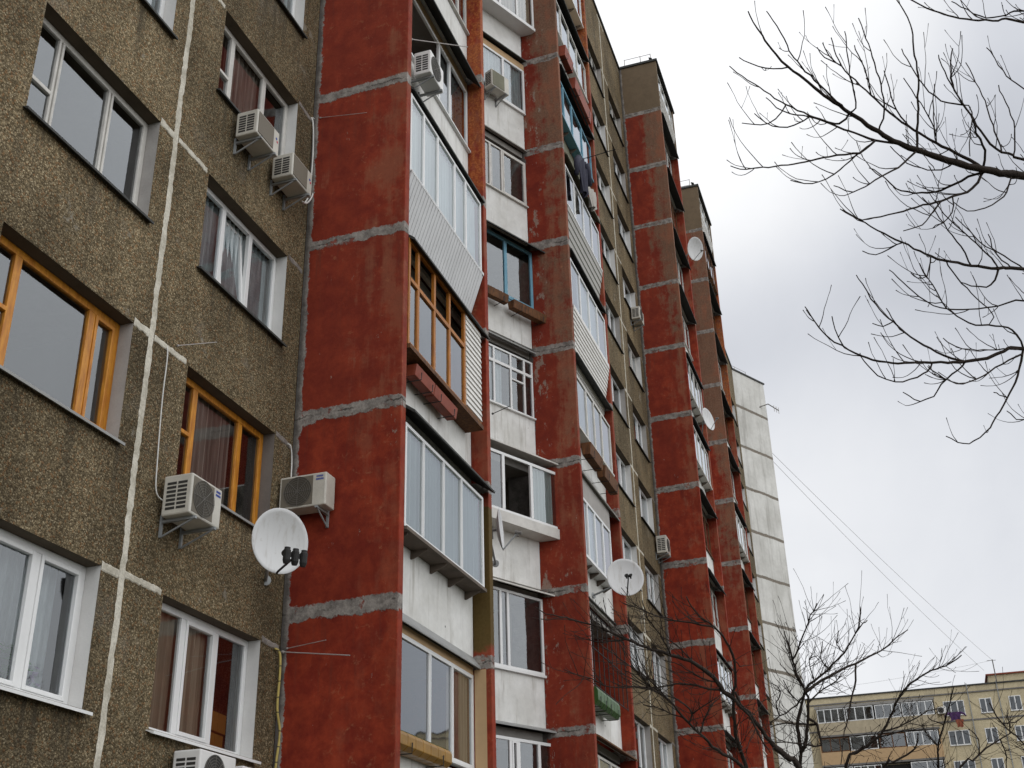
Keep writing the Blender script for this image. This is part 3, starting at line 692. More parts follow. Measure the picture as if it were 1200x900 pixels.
for k in range(0, 9):
    zf = 21.55-2.7*k
    pm = MB(); pm.box(FF, -8.9, 2.0, .85, .92, zf+.05, zf+1.2); pm.box(FF, -8.95, -8.85, 0, .85, zf, zf+2.55); pm.box(FF, 1.95, 2.05, 0, .85, zf, zf+2.55)
    p = pm.build('balcony', M_cream if k % 2 else mat('tan_panel', col=(.40, .335, .23), vary=.25), FB_)
    sm = MB(); sm.box(FF, -8.95, 2.05, 0, .95, zf-.12, zf+.05); sm.build('slab', M_concd, p)
    if k > 5: continue
    segs = [(-8.8, -6.2), (-6.1, -3.6), (-3.45, -1.1), (-1.0, 1.85)]
    fm = MB(); om = MB(); gm_ = MB()
    for q, (s0, s1) in enumerate(segs):
        tgt = om if rr.random() < .3 else fm
        if rr.random() < .15: continue
        bars(tgt, FF, s0, s1, zf+1.22, zf+2.5, .07, .80, .88)
        n = rr.choice([2, 3, 4])
        for i in range(1, n): a = s0+(s1-s0)*i/n; tgt.box(FF, a-.045, a+.045, .80, .88, zf+1.29, zf+2.43)
        for i in range(n):
            a = s0+(s1-s0)*i/n; gm_.quad(FF(a+.05, .84, zf+1.28), FF(a+(s1-s0)/n-.05, .84, zf+1.28), FF(a+(s1-s0)/n-.05, .84, zf+2.44), FF(a+.05, .84, zf+2.44))
    fm.build('glazing_frame', M_pvc, p)
    if om.v: om.build('glazing_frame', M_brownwood, p)
    gm_.build('pane', M_glass, p)
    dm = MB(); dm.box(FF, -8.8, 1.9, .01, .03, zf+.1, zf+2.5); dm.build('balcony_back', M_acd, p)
    for y0, y1 in ((2.75, 4.6), (5.97, 7.05), (8.55, 9.6), (11.5, 13.3), (15, 17)):
        wm = MB(); z0 = zf+1.1-(.0); z1 = z0+1.33
        bars(wm, FF, y0, y1, z0, z1, .07, .0, .05)
        for i in range(1, 3 if y1-y0 > 1.3 else 2):
            n = 3 if y1-y0 > 1.3 else 2; a = y0+(y1-y0)*i/n; wm.box(FF, a-.05, a+.05, 0, .05, z0+.07, z1-.07)
        w_ = wm.build('window', M_pvc, FB_)
        q = MB(); q.box(FF, y0+.06, y1-.06, .004, .012, z0+.06, z1-.06); q.build('pane', mat('dark_far_glass', col=(.05, .06, .07), rough=.1, spec=.6), w_)
        q = MB(); q.box(FF, y0-.05, y1+.05, .0, .10, z0-.05, z0-.003); q.build('sill', M_pvc2, w_)
mb = MB()
for y, z1 in ((5.1, zt+.02), (7.75, zt+.02)): mb.tube([FF(y, .14, 2), FF(y, .14, zt+.1)], .045, 6)
mb.build('downpipe', M_steel, FB_)
place(FB_, (120.8, 0, 0))

# ------------------------------------------------------------------ things fixed to the building
def ac_unit(name_label, fr, a, b, z, w, h, d, logo='blue', body=M_ac, group=None, fan=True, br=True, cat='air conditioner', gap=.07, fm=None):
    """fr frame on the wall; a,z = lower left of the front, b = wall gap, front at b+d"""
    root = empty('air_conditioner', name_label, cat, group=group)
    b0, b1 = gap+b, gap+b+d
    mb = MB(); mb.box(fr, a, a+w, b0, b1, z, z+h); cas = mb.build('casing', body, root, bevel=.018)
    if fan == 'panel':
        mb = MB(); mb.box(fr, a+.03, a+w*.72, b1, b1+.004, z+.03, z+h-.03); mb.build('front_panel', M_actaupe, root)
    if fan:
        ca, cz, rad = a+w*.40, z+h*.5, min(h*.44, w*.36)
        mb = MB(); mb.tube([fr(ca, b1+.001, cz), fr(ca, b1+.0065, cz)], rad, 36)
        gf = mb.build('fan_recess', M_acd if fan != 'panel' else mat('dark_fan_mesh', col=(.075, .065, .05), vary=.1), root)
        mb = MB()
        for k in range(1, 8):
            rk = rad*k/7; mb.tube([fr(ca+rk*math.cos(t*math.pi/18), b1+.012, cz+rk*math.sin(t*math.pi/18)) for t in range(37)], .0028, 4, cap=False)
        for k in range(8): an = k*math.pi/4; mb.tube([fr(ca, b1+.013, cz), fr(ca+rad*math.cos(an), b1+.013, cz+rad*math.sin(an))], .0035, 4)
        mb.build('fan_grille', M_acg, root)
    else:
        mb = MB(); mb.box(fr, a+.03, a+w*.72, b1, b1+.008, z+.03, z+h-.03); mb.build('front_panel', fm or M_actaupe, root)
    mb = MB(); n = 7                                       # vent slots on the side that faces left
    for k in range(n):
        zz = z+h*.14+(h*.72)*k/n
        for q in (0, 1): mb.box(fr, a-.004, a+.004, b0+d*(.14+.38*q), b0+d*(.46+.38*q), zz, zz+h*.062)
    mb.build('side_vent', M_acd, root)
    if logo == 'blue':
        mb = MB()
        for r_, (c0, c1) in enumerate(((.79, .93), (.78, .94))):
            zz = z+h*(.86-.09*r_); q = a+w*c0
            while q < a+w*c1: mb.box(fr, q, q+w*.014, b1+.001, b1+.003, zz, zz+h*.055); q += w*.021
        mb.build('lettering', M_blue, root)
    elif logo == 'pair':
        mb = MB(); mb.tube([fr(a+w*.86, b1+.001, z+h*.64), fr(a+w*.86, b1+.004, z+h*.64)], h*.05, 12); mb.build('emblem', M_blue, root)
        mb = MB(); mb.tube([fr(a+w*.90, b1+.001, z+h*.54), fr(a+w*.90, b1+.004, z+h*.54)], h*.045, 12); mb.build('emblem', M_redp, root)
    elif logo == 'dot':
        mb = MB(); mb.tube([fr(a+w*.80, b1+.001, z+h*.60), fr(a+w*.80, b1+.004, z+h*.60)], h*.07, 16); mb.build('emblem', M_redp, root)
        mb = MB()
        mb.box(fr, a+w*.86, a+w*.868, b1+.001, b1+.003, z+h*.55, z+h*.65); mb.box(fr, a+w*.868, a+w*.90, b1+.001, b1+.003, z+h*.55, z+h*.565)
        mb.box(fr, a+w*.915, a+w*.923, b1+.001, b1+.003, z+h*.55, z+h*.65); mb.box(fr, a+w*.923, a+w*.955, b1+.001, b1+.003, z+h*.55, z+h*.565)
        mb.box(fr, a+w*.923, a+w*.955, b1+.001, b1+.003, z+h*.635, z+h*.65); mb.box(fr, a+w*.947, a+w*.955, b1+.001, b1+.003, z+h*.565, z+h*.60)
        mb.build('lettering', M_acg, root)
    if br:
        for q in (.18, .82):
            mb = MB(); aa = a+w*q
            mb.box(fr, aa-.015, aa+.015, .002, .03, z-.20, z+.06); mb.box(fr, aa-.018, aa+.018, .03, b1+.02, z-.035, z-.003)
            mb.tube([fr(aa, .03, z-.19), fr(aa, b1-.02, z-.03)], .012, 5); mb.build('bracket', M_steel, root)
    place(root, fr(a, 0, z)); return root
ac_unit('upper of two stepped air conditioners under the window with brown curtains', FA, 11.16, 0, 11.98, .60, .40, .33, 'pair', group='air conditioners on the brown wall', fan=False)
ac_unit('lower of two stepped air conditioners, close to the red wall corner', FA, 12.16, 0, 11.97, .60, .40, .33, 'pair', group='air conditioners on the brown wall', fan=False)
ac_unit('air conditioner with blue lettering below the left of an orange wooden window', FA, 10.45, 0, 6.30, .62, .47, .36, 'blue', fan='panel', group='air conditioners on the brown wall')
FX = Fr((13.37, 0, 0), (0, -1, 0), (-1, 0, 0))             # on the red side wall, a = -y
ac_unit('air conditioner on the red side wall just above the big satellite dish', FX, -7.46, 0, 7.26, .68, .46, .27, 'blue', fan='panel', group='air conditioners on the red wall')
ac_unit('white air conditioner cut by the bottom edge, left of its neighbour, under a white window', FA, 11.14, 0, 3.47, .72, .46, .33, 'dot', M_acw, group='air conditioners at the bottom edge')
ac_unit('white air conditioner cut by the bottom edge, right one of the pair', FA, 12.02, 0, 3.42, .72, .46, .33, 'dot', M_acw, group='air conditioners at the bottom edge')
FO = Fr((0, 6.16, 0), (1, 0, 0), (0, -1, 0))
ac_unit('white air conditioner on brackets in front of the balcony window high beside the red edge', FO, 13.98, 0, 14.93, .58, .47, .30, None, M_acw, gap=.12)
ac_unit('olive fronted air conditioner hung on a recessed balcony between two red walls', D1, -1.52, .06, 20.98, .60, .50, .24, None, M_ac, fan=False, fm=M_olive)
ac_unit('small dark air conditioner high on the second brown strip by the red wall', FA, 37.6, 0, 23.2, .7, .5, .32, None, M_ac)
ac_unit('pale air conditioner at the corner of the second brown strip, lower down', FA, 38.75, 0, 14.6, .62, .62, .36, None, M_ac)

def dish(label, c, nrm_, rad, lnb=1, arm=None, wall=None, tilt=0):
    root = empty('satellite_dish', label, 'satellite dish'); c = Vector(c); n = Vector(nrm_).normalized()
    up = Vector((0, 0, 1)); sx = up.cross(n).normalized(); sy = n.cross(sx)
    mb = MB(); rings, seg = 9, 48; dp = rad*.20; k0 = len(mb.v)
    prof = [(rad*i/rings, dp*(i/rings)**2) for i in range(rings+1)] + [(rad*1.012, dp-.004)] + [(rad*i/rings, dp*(i/rings)**2-.016) for i in range(rings, -1, -1)]
    for (rr_, hh) in prof:
        for q in range(seg):
            an = 2*math.pi*q/seg; mb.v.append(c + sx*(rr_*.94*math.cos(an)) + sy*(rr_*math.sin(an)) + n*hh)
    for i in range(len(prof)-1):
        for q in range(seg): mb.f.append((k0+i*seg+q, k0+i*seg+(q+1) % seg, k0+(i+1)*seg+(q+1) % seg, k0+(i+1)*seg+q))
    mb.build('reflector', M_dish, root, smooth=True)
    foc = c + n*(rad*.95) - sy*(rad*.25) if arm is None else Vector(arm)
    mb = MB(); mb.tube([c - sy*rad*1.0 + n*dp, c - sy*rad*.95+n*dp*1.3, foc], .014, 6)
    mb.build('feed_arm', M_iron if lnb > 1 else M_steel, root)
    for k in range(lnb):
        off = sx*((k-(lnb-1)/2)*(.105 if lnb == 3 else .085))
        mb = MB(); q = foc+off
        back = (foc-c).normalized()
        mb.tube([q-back*.05, q-back*.01, q-back*.01, q+back*.07], [.036, .036, .028, .026], 10); mb.tube([q, q-sy*.07], .018, 6)
        if lnb == 3: mb = MB(); mb.tube([q-sy*.10, q-sy*.06, q+sy*.05, q+sy*.06, q+sy*.085], [.030, .043, .043, .036, .034], 12); mb.tube([q, q-back*.09], [.034, .040], 10)
        mb.build('receiver', M_iron if lnb > 1 else M_concd, root)
    if wall is not None:
        wv = Vector(wall); mb = MB(); mb.tube([c-n*.02, c-n*.16, wv], .022, 8); mb.tube([c-n*.1-sy*.15, c-n*.1+sy*.15], .02, 8)
        e = (wv-c).normalized(); mb.tube([wv-e*.02, wv], .07, 10); mb.build('mount', M_steel, root)
    place(root, c); return root
cd0 = CAM + pxray(325, 635)*((6.72-CAM.y)/pxray(325, 635).y)
tocam = (CAM-cd0).normalized()
dish('big round white satellite dish with three black receivers on the brown wall corner', cd0, tocam+Vector((.30, -.34, .22)), .385, 3, arm=CAM+pxray(346, 652)*((6.72-.35-CAM.y)/pxray(325, 635).y), wall=(12.9, 7.5, cd0.z-.05))
c2 = CAM + pxray(732, 678)*((5.36-CAM.y)/pxray(732, 678).y)
dish('grey satellite dish with thin side struts below a second stack balcony window', c2, (-.92, -.42, .12), .42, 2, wall=(c2.x+.3, 6.15, c2.z-.2))
c3 = CAM + pxray(813, 292)*((5.55-CAM.y)/pxray(813, 292).y)
dish('small white dish high up between two far red walls, near the roof', c3, (-.45, -.75, -.30), .50, 1, wall=(42.95, 6.0, c3.z-.1))
c4 = CAM + pxray(828, 492)*((5.6-CAM.y)/pxray(828, 492).y)
dish('small white dish lower down beside a dark box on the far red walls', c4, (-.35, -.95, .1), .45, 1, wall=(42.95, 6.1, c4.z-.1))
c5 = CAM + pxray(583, 621)*((6.3-CAM.y)/pxray(583, 621).y)
v5 = (c5-CAM).normalized()
dish('thin satellite dish seen edge on in front of a white recessed balcony', c5, Vector((v5.y, -v5.x, 0)).normalized()+v5*-.12+Vector((0, 0, .1)), .36, 1, wall=(c5.x+1.9, 7.0, c5.z+.05))

def flower_box(label, fr, a0, a1, b0, b1, z, h, m, style='tin', group='flower boxes on the balconies', plants=False):
    root = empty('flower_box', label, 'flower box', group=group); mb = MB()
    if style == 'tile':
        n = max(2, int((a1-a0)/.24)); w = (a1-a0)/n
        for k in range(n):
            pr = [(b0, z+h), (b1-.03, z+h), (b1, z+h*.8), (b1, z+h*.25), (b1-.07, z), (b0, z)]
            mb.prism(fr, a0+k*w+.006, a0+(k+1)*w-.006, pr)
    else:
        t = .02
        mb.prism(fr, a0, a1, [(b1-t, z+h), (b1, z+h), (b1-.03, z), (b1-.03-t, z)]); mb.prism(fr, a0, a1, [(b0, z+h), (b0+t, z+h), (b0+.03+t, z), (b0+.03, z)])
        mb.box(fr, a0+t, a1-t, b0+.04, b1-.04, z, z+t); mb.prism(fr, a0, a0+t, [(b0+t, z+h), (b1-t, z+h), (b1-.03-t, z), (b0+.03+t, z)]); mb.prism(fr, a1-t, a1, [(b0+t, z+h), (b1-t, z+h), (b1-.03-t, z), (b0+.03+t, z)])
    mb.build('trough', m, root, bevel=.008)
    mb = MB(); mb.box(fr, a0+.03, a1-.03, b0+.03, b1-.05, z+h-.06, z+h-.03) if style != 'tile' else mb.box(fr, a0+.02, a1-.02, b0+.02, b1-.05, z+h, z+h+.015)
    mb.build('soil', M_moss, root)
    mb = MB()
    for q in (.2, .8):
        a = a0+(a1-a0)*q; mb.tube([fr(a, .0, z-.02), fr(a, b1+.01, z-.02), fr(a, b1+.015, z+h*.5)], .008, 5)
    mb.build('bracket', M_iron, root)
    place(root, fr(a0, b0, z)); return root
flower_box('red painted trough under the left of the orange wooden balcony glazing', FL, 13.92, 14.62, .06, .27, 9.40, .18, M_redbox)
flower_box('red painted trough under the middle of the orange wooden balcony glazing', FL, 14.64, 15.55, .06, .27, 9.40, .18, M_redbox)
flower_box('short brown wooden trough at the left end under the teal balcony window', D1, -1.9, -1.06, .12, .31, 15.10, .20, M_brownwood)
flower_box('long brown wooden trough at the right end under the teal balcony window', D1, -.92, .26, .12, .33, 15.05, .20, M_brownwood)
flower_box('yellow tiled trough on the balcony ledge at the bottom edge', FL, 13.6, 15.35, .02, .24, 4.22, .22, M_ytile, 'tile')
flower_box('dark red trough on the upper second stack balcony, nearer one', FL, 23.1, 23.85, .22, .44, 22.98, .34, M_redbox)
flower_box('dark red trough on the upper second stack balcony, farther one', FL, 24.0, 25.6, .22, .44, 22.62, .36, M_redbox)
flower_box('mossy wooden trough below the second stack window, left one', FL, 23.05, 24.1, .26, .50, 11.78, .28, M_brownwood)
flower_box('mossy wooden trough below the second stack window, right one', FL, 24.3, 25.5, .26, .50, 11.72, .28, M_brownwood)
flower_box('green tiled trough hanging below the black window bars, left one', FL, 22.98, 23.72, .10, .36, 6.46, .34, M_tile, 'tile')
flower_box('green tiled trough hanging below the black window bars, right one', FL, 23.76, 24.8, .10, .36, 6.46, .34, M_tile, 'tile')

def rod(label, p, q, rad=.007, m=M_rod, name='clothes_rod', cat='rod', group='thin rods sticking out of the walls'):
    mb = MB(); mb.tube([Vector(p), (Vector(p)+Vector(q))/2, Vector(q)], rad, 6); d = (Vector(q)-Vector(p)).normalized(); mb.tube([Vector(p)-d*.005, Vector(p)+d*.02], rad*2.6, 8)
    return tag(mb.build(name, m), label, cat, group)
def onx(px, py, X): d = pxray(px, py); return CAM + d*((X-CAM.x)/d.x)
def ony(px, py, Y): d = pxray(px, py); return CAM + d*((Y-CAM.y)/d.y)
rod('pale rod sticking out low across the red wall beside the yellow cable', ony(331, 764, 7.44), onx(410, 768, 13.12))
rod('thin rod pointing up across the red wall above the yellow cable', onx(336, 760, 13.36), onx(382, 750, 13.1), .005)
rod('thin rod across the red wall beside the two white pipes', onx(375, 138, 13.36), onx(430, 132, 13.25), .005)
rod('pale rod in front of the dark balcony above its air conditioner', ony(482, 46, 6.1), ony(548, 55, 5.6), .008)
rod('thin rod lying along the brown wall above an orange window', ony(208, 405, 7.49), ony(254, 401, 7.35), .005)
rod('dark pole sticking out of the second balcony stack over the far brown wall', ony(688, 185, 6.0), ony(721, 175, 5.0), .012, M_iron)

def cable(label, pts, rad, m, name='cable'):
    out = []
    P = [Vector(p) for p in pts]
    for i in range(len(P)-1):
        p0, p1, p2, p3 = P[max(i-1, 0)], P[i], P[i+1], P[min(i+2, len(P)-1)]
        for k in range(6):
            t = k/6; out.append(.5*((2*p1)+(p2-p0)*t+(2*p0-5*p1+4*p2-p3)*t*t+(3*p1-p0-3*p2+p3)*t**3))
    out.append(P[-1]); mb = MB(); mb.tube(out, rad, 6); return tag(mb.build(name, m, smooth=True), label, 'cable')
cable('yellow wrapped cable running down beside the red wall at the bottom', [ony(322, 760, 7.48), ony(328, 766, 7.44), ony(328, 790, 7.43), ony(325, 830, 7.44), ony(328, 860, 7.43), ony(323, 900, 7.44), ony(321, 960, 7.46)], .017, M_caby)
cable('white cable hanging beside the pale vertical joint of the brown wall', [ony(196, 406, 7.49), ony(196, 420, 7.47), ony(190, 470, 7.47), ony(184, 545, 7.47), ony(183, 575, 7.46), ony(190, 586, 7.44), ony(203, 592, 7.40)], .008, M_cabw)
for kk, lab in ((0, 'left of the two white pipes in the corner by the stepped air conditioners'), (1, 'right of the two white pipes in the corner by the stepped air conditioners')):
    d = kk*4.5
    cable(lab, [ony(365+d*.3, 138, 7.49), ony(367+d, 146, 7.46), ony(367+d*1.1, 175, 7.45), ony(365+d, 205, 7.44), ony(362+d, 228, 7.42), ony(357+d*.6, 238, 7.38), ony(354, 236, 7.34)], .013, M_cabw, 'pipe')
cable('short white cable above the air conditioner on the red wall', [ony(337, 520, 7.49), ony(341, 524, 7.46), ony(342, 540, 7.46), onx(341, 562, 13.2)], .010, M_cabw)
# wires across the sky
def wire(label, p, q, sag, rad):
    p, q = Vector(p), Vector(q); pts = []
    for k in range(41): t = k/40; v = p.lerp(q, t); v.z -= sag*4*t*(1-t); pts.append(v)
    mb = MB(); mb.tube(pts, rad, 5); return tag(mb.build('overhead_wire', M_tin), label, 'wire', 'wires across the sky')
gz = onx(905, 535, 72.66)
wire('upper of two thin wires slanting down across the grey sky', gz+Vector((.0, -.02, .25)), (120.3, -7.8, 27.28), .35, .012)
wire('lower of two thin wires slanting down across the grey sky', gz+Vector((.0, -.02, -.35)), (120.3, -6.9, 26.4), .35, .012)
mb = MB(); mb.tube([(120.3, -7.8, 25.3), (120.3, -7.8, 27.35)], .05, 6); mb.tube([(120.3, -7.3, 27.28), (120.3, -8.1, 27.26)], .025, 5)
tag(mb.build('antenna_pole', M_concd), 'thin pole on the roof edge of the distant yellow building', 'pole')
wire('thin wire strung low above the distant yellow roof', (120.4, 6.5, 26.1), (120.3, -7.8, 27.28), .15, .010)
# wall antenna on the pale end block
ar = empty('wall_antenna', 'small antenna bracket on the outer edge of the pale end block', 'antenna'); p = FE(Lw-.8, 0, 34.62)
mb = MB(); mb.tube([p, p+nd*.35+ud*.5+Vector((0, 0, .25)), p+nd*.45+ud*1.5+Vector((0, 0, .05))], .035, 6); mb.build('boom', M_concd, ar)
mb = MB(); q = p+nd*.45+ud*1.5+Vector((0, 0, .05))
for k in range(3): e = q-ud*.25*k; mb.tube([e-Vector((0, 0, .22)), e+Vector((0, 0, .22))], .018, 5)
mb.build('element', M_rod, ar); place(ar, p)
rod('thin rod with a dark end lying across a white recessed panel', ony(577, 485, 7.25), ony(597, 476, 6.95), .009, M_iron)
# roof railings
def railing(label, pts):
    mb = MB()
    for p in pts: mb.tube([Vector(p), Vector(p)+Vector((0, 0, .75))], .018, 5)
    for h in (.40, .72): mb.tube([Vector(p)+Vector((0, 0, h)) for p in pts], .013, 5)
    return tag(mb.build('roof_railing', M_rod), label, 'railing', 'roof railings')
railing('thin roof railing above the first high brown corner', [(39.9, 7.3, ZR), (39.9, 6.6, ZR), (39.9, 6.15, ZR)])
railing('thin roof railing above the far lower brown corner', [(49.5, 7.4, ZR), (49.5, 6.8, ZR), (49.5, 6.3, ZR)])
railing('thin roof railing above the pale end block', [FE(.2, -.6, ZR), FE(1.2, -.6, ZR), FE(2.4, -.6, ZR)])
# laundry and small things
def garment(label, c, w, h, m, nrm_=(0, -1, 0), name='garment', sleeves=False):
    c = Vector(c); n = Vector(nrm_); sx = Vector((0, 0, 1)).cross(n).normalized(); mb = MB(); nx, nz = 10, 10
    for side in (0, 1):
        i0 = len(mb.v)
        for i in range(nx+1):
            for k in range(nz+1):
                u, v = i/nx-.5, k/nz; ww = w*(1-.25*v+.06*math.sin(v*7)); fold = .05*math.sin(u*14+v*2)
                mb.v.append(c+sx*(u*ww)-Vector((0, 0, v*h*(1+.06*math.sin(u*9))))+n*(fold*(.4+v)+(-.03 if side else .03)*(1-abs(u)*1.9)))
        for i in range(nx):
            for k in range(nz): a = i0+i*(nz+1)+k; mb.f.append((a, a+1, a+nz+2, a+nz+1))
    if sleeves:
        for s in (-1, 1): mb.tube([c+sx*(s*w*.45)-Vector((0, 0, .08)), c+sx*(s*w*.75)-Vector((0, 0, .25)), c+sx*(s*w*.85)-Vector((0, 0, h*.6))], [.10, .08, .06], 8)
    return tag(mb.build(name, m, smooth=True), label, 'garment', 'washing hung out to dry')
garment('dark garment hung outside the teal balcony of the second stack', ony(682, 186, 5.7), .36, 1.1, M_cloth, (-.3, -.95, 0), sleeves=True)
garment('pale garment hung at the far end of the teal balcony', ony(693, 222, 5.7), .35, .6, M_cloth4, (-.3, -.95, 0))
garment('purple garment hung below a window of the distant yellow building', (119.6, -3.6, 22.75), 1.1, .75, M_cloth2, (-1, 0, 0), sleeves=True)
garment('rust coloured garment hung below the purple one on the distant building', (119.55, -3.9, 22.05), .7, .7, M_cloth3, (-1, 0, 0))
ac_unit('air conditioner beside the balconies of the distant yellow building', FF, 2.15, 0, 22.85, .8, .6, .35, None, M_acw)
# plant and boxes behind the low windows
pl = empty('potted_plant', 'flowering plant behind the lace of the large lower left window', 'plant'); c = Vector((9.02, 7.83, 4.16))
mb = MB(); mb.tube([c, c+Vector((0, 0, .14))], [.06, .08], 12); mb.build('pot', M_redbox, pl)
mb = MB(); rr = random.Random(4)
for k in range(70):
    q = c+Vector((rr.uniform(-.16, .16), rr.uniform(-.06, .05), rr.uniform(.12, .42))); a = Vector((rr.uniform(-1, 1), rr.uniform(-1, 1), rr.uniform(-.3, 1))).normalized()*.07; b = a.orthogonal().normalized()*.025
    mb.quad(q-a, q+b, q+a, q-b)
mb.build('leaves', M_leaf, pl)
mb = MB()
for k in range(22):
    q = c+Vector((rr.uniform(.12, .34), rr.uniform(-.06, .03), rr.uniform(.12, .3))); a = Vector((rr.uniform(-1, 1), rr.uniform(-1, 1), rr.uniform(-1, 1))).normalized()*.035; b = a.orthogonal().normalized()*.03
    mb.quad(q-a, q+b, q+a, q-b)
mb.build('flowers', M_petal, pl); place(pl, c)
for (dx, dz, lab) in ((12.30, 0, 'lower orange cardboard box behind the right pane of the lowest window'), (12.34, .245, 'upper orange cardboard box behind the right pane of the lowest window')):
    mb = MB(); fr = Fr((dx, 7.78, 4.13+dz), (1, .1, 0), (.1, -1, 0)); mb.box(fr, 0, .38, -.25, .02, 0, .22); mb.box(fr, .16, .22, .0205, .0225, .01, .215)
    tag(mb.build('cardboard_box', M_box, bevel=.008), lab, 'box', 'boxes on the window sill')

# ------------------------------------------------------------------ bare trees
class Tree:
    def __init__(s, seed): s.rr = random.Random(seed); s.br = []        # list of (points3d, pixel pts, depths, radii)
    def add(s, px, w0, w1, D=None, dD=None, snap=True):
        """px: base-first list in photo pixels, widths in px; D depth of base if it does not snap to a parent"""
        rr = s.rr
        px = [Vector((a, b)) for a, b in px]
        base = D; start3 = None
        if snap and s.br:
            best = None
            for (p3, pp, dd, ra) in s.br:
                for i, q in enumerate(pp):
                    e = (q-px[0]).length
                    if best is None or e < best[0]: best = (e, p3[i], dd[i], q)
            if best and best[0] < 40: base = best[2]; start3 = best[1]; px[0] = best[3]
        if base is None: base = 10
        L = sum((px[i+1]-px[i]).length for i in range(len(px)-1)); d1 = base+(dD if dD is not None else rr.uniform(-1, 1)*min(1.4, L/140))
        # smooth
        sm = []
        for i in range(len(px)-1):
            p0, p1, p2, p3 = px[max(i-1, 0)], px[i], px[i+1], px[min(i+2, len(px)-1)]
            n = max(2, int((p2-p1).length/7))
            for k in range(n):
                t = k/n; sm.append(.5*((2*p1)+(p2-p0)*t+(2*p0-5*p1+4*p2-p3)*t*t+(3*p1-p0-3*p2+p3)*t**3))
        sm.append(px[-1]); n = len(sm)
        dd = [base+(d1-base)*(k/(n-1))**1.2 for k in range(n)]
        p3 = []; ra = []
        for k, q in enumerate(sm):
            v = CAM+pxray(q.x, q.y)*dd[k]
            j = (0 if k in (0,) else 1)*dd[k]/FPX*.9
            v = v+Vector((rr.uniform(-j, j), rr.uniform(-j, j), rr.uniform(-j, j))); p3.append(v)
            t = k/(n-1); ra.append(1.18*(w0+(w1-w0)*t**.8)/2*dd[k]/FPX*(1+rr.uniform(-.07, .09)))
        if start3 is not None: p3[0] = start3
        s.br.append((p3, sm, dd, ra)); return s
    def twigs(s, n, ln, bias, up=.55, rad=.0026, curl=.6, inside=None, minr=0):
        rr = s.rr; out = []
        src = [b for b in s.br]
        wts = [sum((b[0][i+1]-b[0][i]).length for i in range(len(b[0])-1)) for b in src]
        for _ in range(n):
            b = rr.choices(src, wts)[0]; k = int(rr.uniform(.12, .98)*(len(b[0])-2))
            if inside and not inside(b[1][k]): continue
            p = b[0][k]; t = (b[0][k+1]-p).normalized(); q = Vector((rr.gauss(0, 1), rr.gauss(0, 1), rr.gauss(0, 1))).normalized()
            d = (t*.75+q*.75+Vector(bias)*.5).normalized(); L = ln*rr.uniform(.35, 1.25); pts = [p]; m = 7
            for i in range(m):
                d = (d+Vector((0, 0, up))*curl/m*1.6+Vector((rr.gauss(0, .10), rr.gauss(0, .10), rr.gauss(0, .10)))).normalized(); pts.append(pts[-1]+d*L/m)
            r0_ = min(rad*1.9, b[3][k]*.8); ra = [r0_+(rad*.62-r0_)*i/m for i in range(m+1)]
            ra[-1] = rad*1.5; ra[-2] = rad*1.1
            out.append((pts, ra))
            if rr.random() < .5:                             # side shoot
                i = rr.randint(2, 5); d2 = (d+Vector((rr.gauss(0, .6), rr.gauss(0, .6), rr.gauss(.2, .5)))).normalized(); e = [pts[i]]
                for _k in range(4): d2 = (d2+Vector((0, 0, .12))).normalized(); e.append(e[-1]+d2*L*.11)
                out.append((e, [rad*.9, rad*.8, rad*.7, rad*.7, rad*1.25]))
        s.tw = getattr(s, 'tw', [])+out; return s
    def build(s, label, trunk_pts, trunk_r, m, base):
        root = empty('bare_tree', label, 'tree')
        mb = MB(); mb.tube(trunk_pts, trunk_r, 14); mb.build('trunk', m, root, smooth=True)
        mb = MB()
        for (p3, pp, dd, ra) in s.br: mb.tube(p3, ra, 7)
        mb.build('limbs', m, root, smooth=True)
        if getattr(s, 'tw', None):
            mb = MB()
            for pts, ra in s.tw: mb.tube(pts, ra, 4)
            mb.build('crown', m, root)
        place(root, base)
def sc(ox, oy, k, pts): return [(ox+a/k, oy+b/k) for a, b in pts]
T = Tree(21)
a = lambda *p: sc(840, 0, 3.3333, p); b = lambda *p: sc(900, 250, 3.103, p)
tx = CAM+pxray(1480, 300)*10.2
T.add([(1480, 352), (1330, 240)]+a((1200, 690), (1130, 680), (1060, 665), (950, 640), (780, 585), (690, 550), (610, 500), (520, 440), (440, 385), (360, 325), (280, 260), (230, 215), (190, 160), (120, 45)), 17, 1.2, 10.2, -1.0, False)
T.add([(1480, 300), (1320, 215)]+a((1200, 625), (1160, 605), (1090, 580), (1030, 510), (960, 400), (920, 330), (915, 250), (922, 190)), 7, 1.2, 10.2, -.4, False)
T.add([(1480, 190), (1330, 60)]+a((1200, 85), (1100, 78), (1000, 78), (900, 60), (820, 30), (760, 0), (700, -40)), 6, 1.2, 10.2, -.5, False)
T.add([(1480, 430), (1330, 335)]+b((931, 203), (840, 200), (740, 190), (645, 172), (590, 155), (490, 105), (400, 62), (330, 20), (270, -15)), 8, 1.1, 10.2, -.6, False)
T.add([(1480, 520), (1330, 440)]+b((931, 490), (860, 500), (800, 525), (720, 540), (600, 543), (430, 543), (340, 520), (290, 497), (220, 450), (170, 395), (133, 340)), 8, 1.1, 10.2, -.9, False)
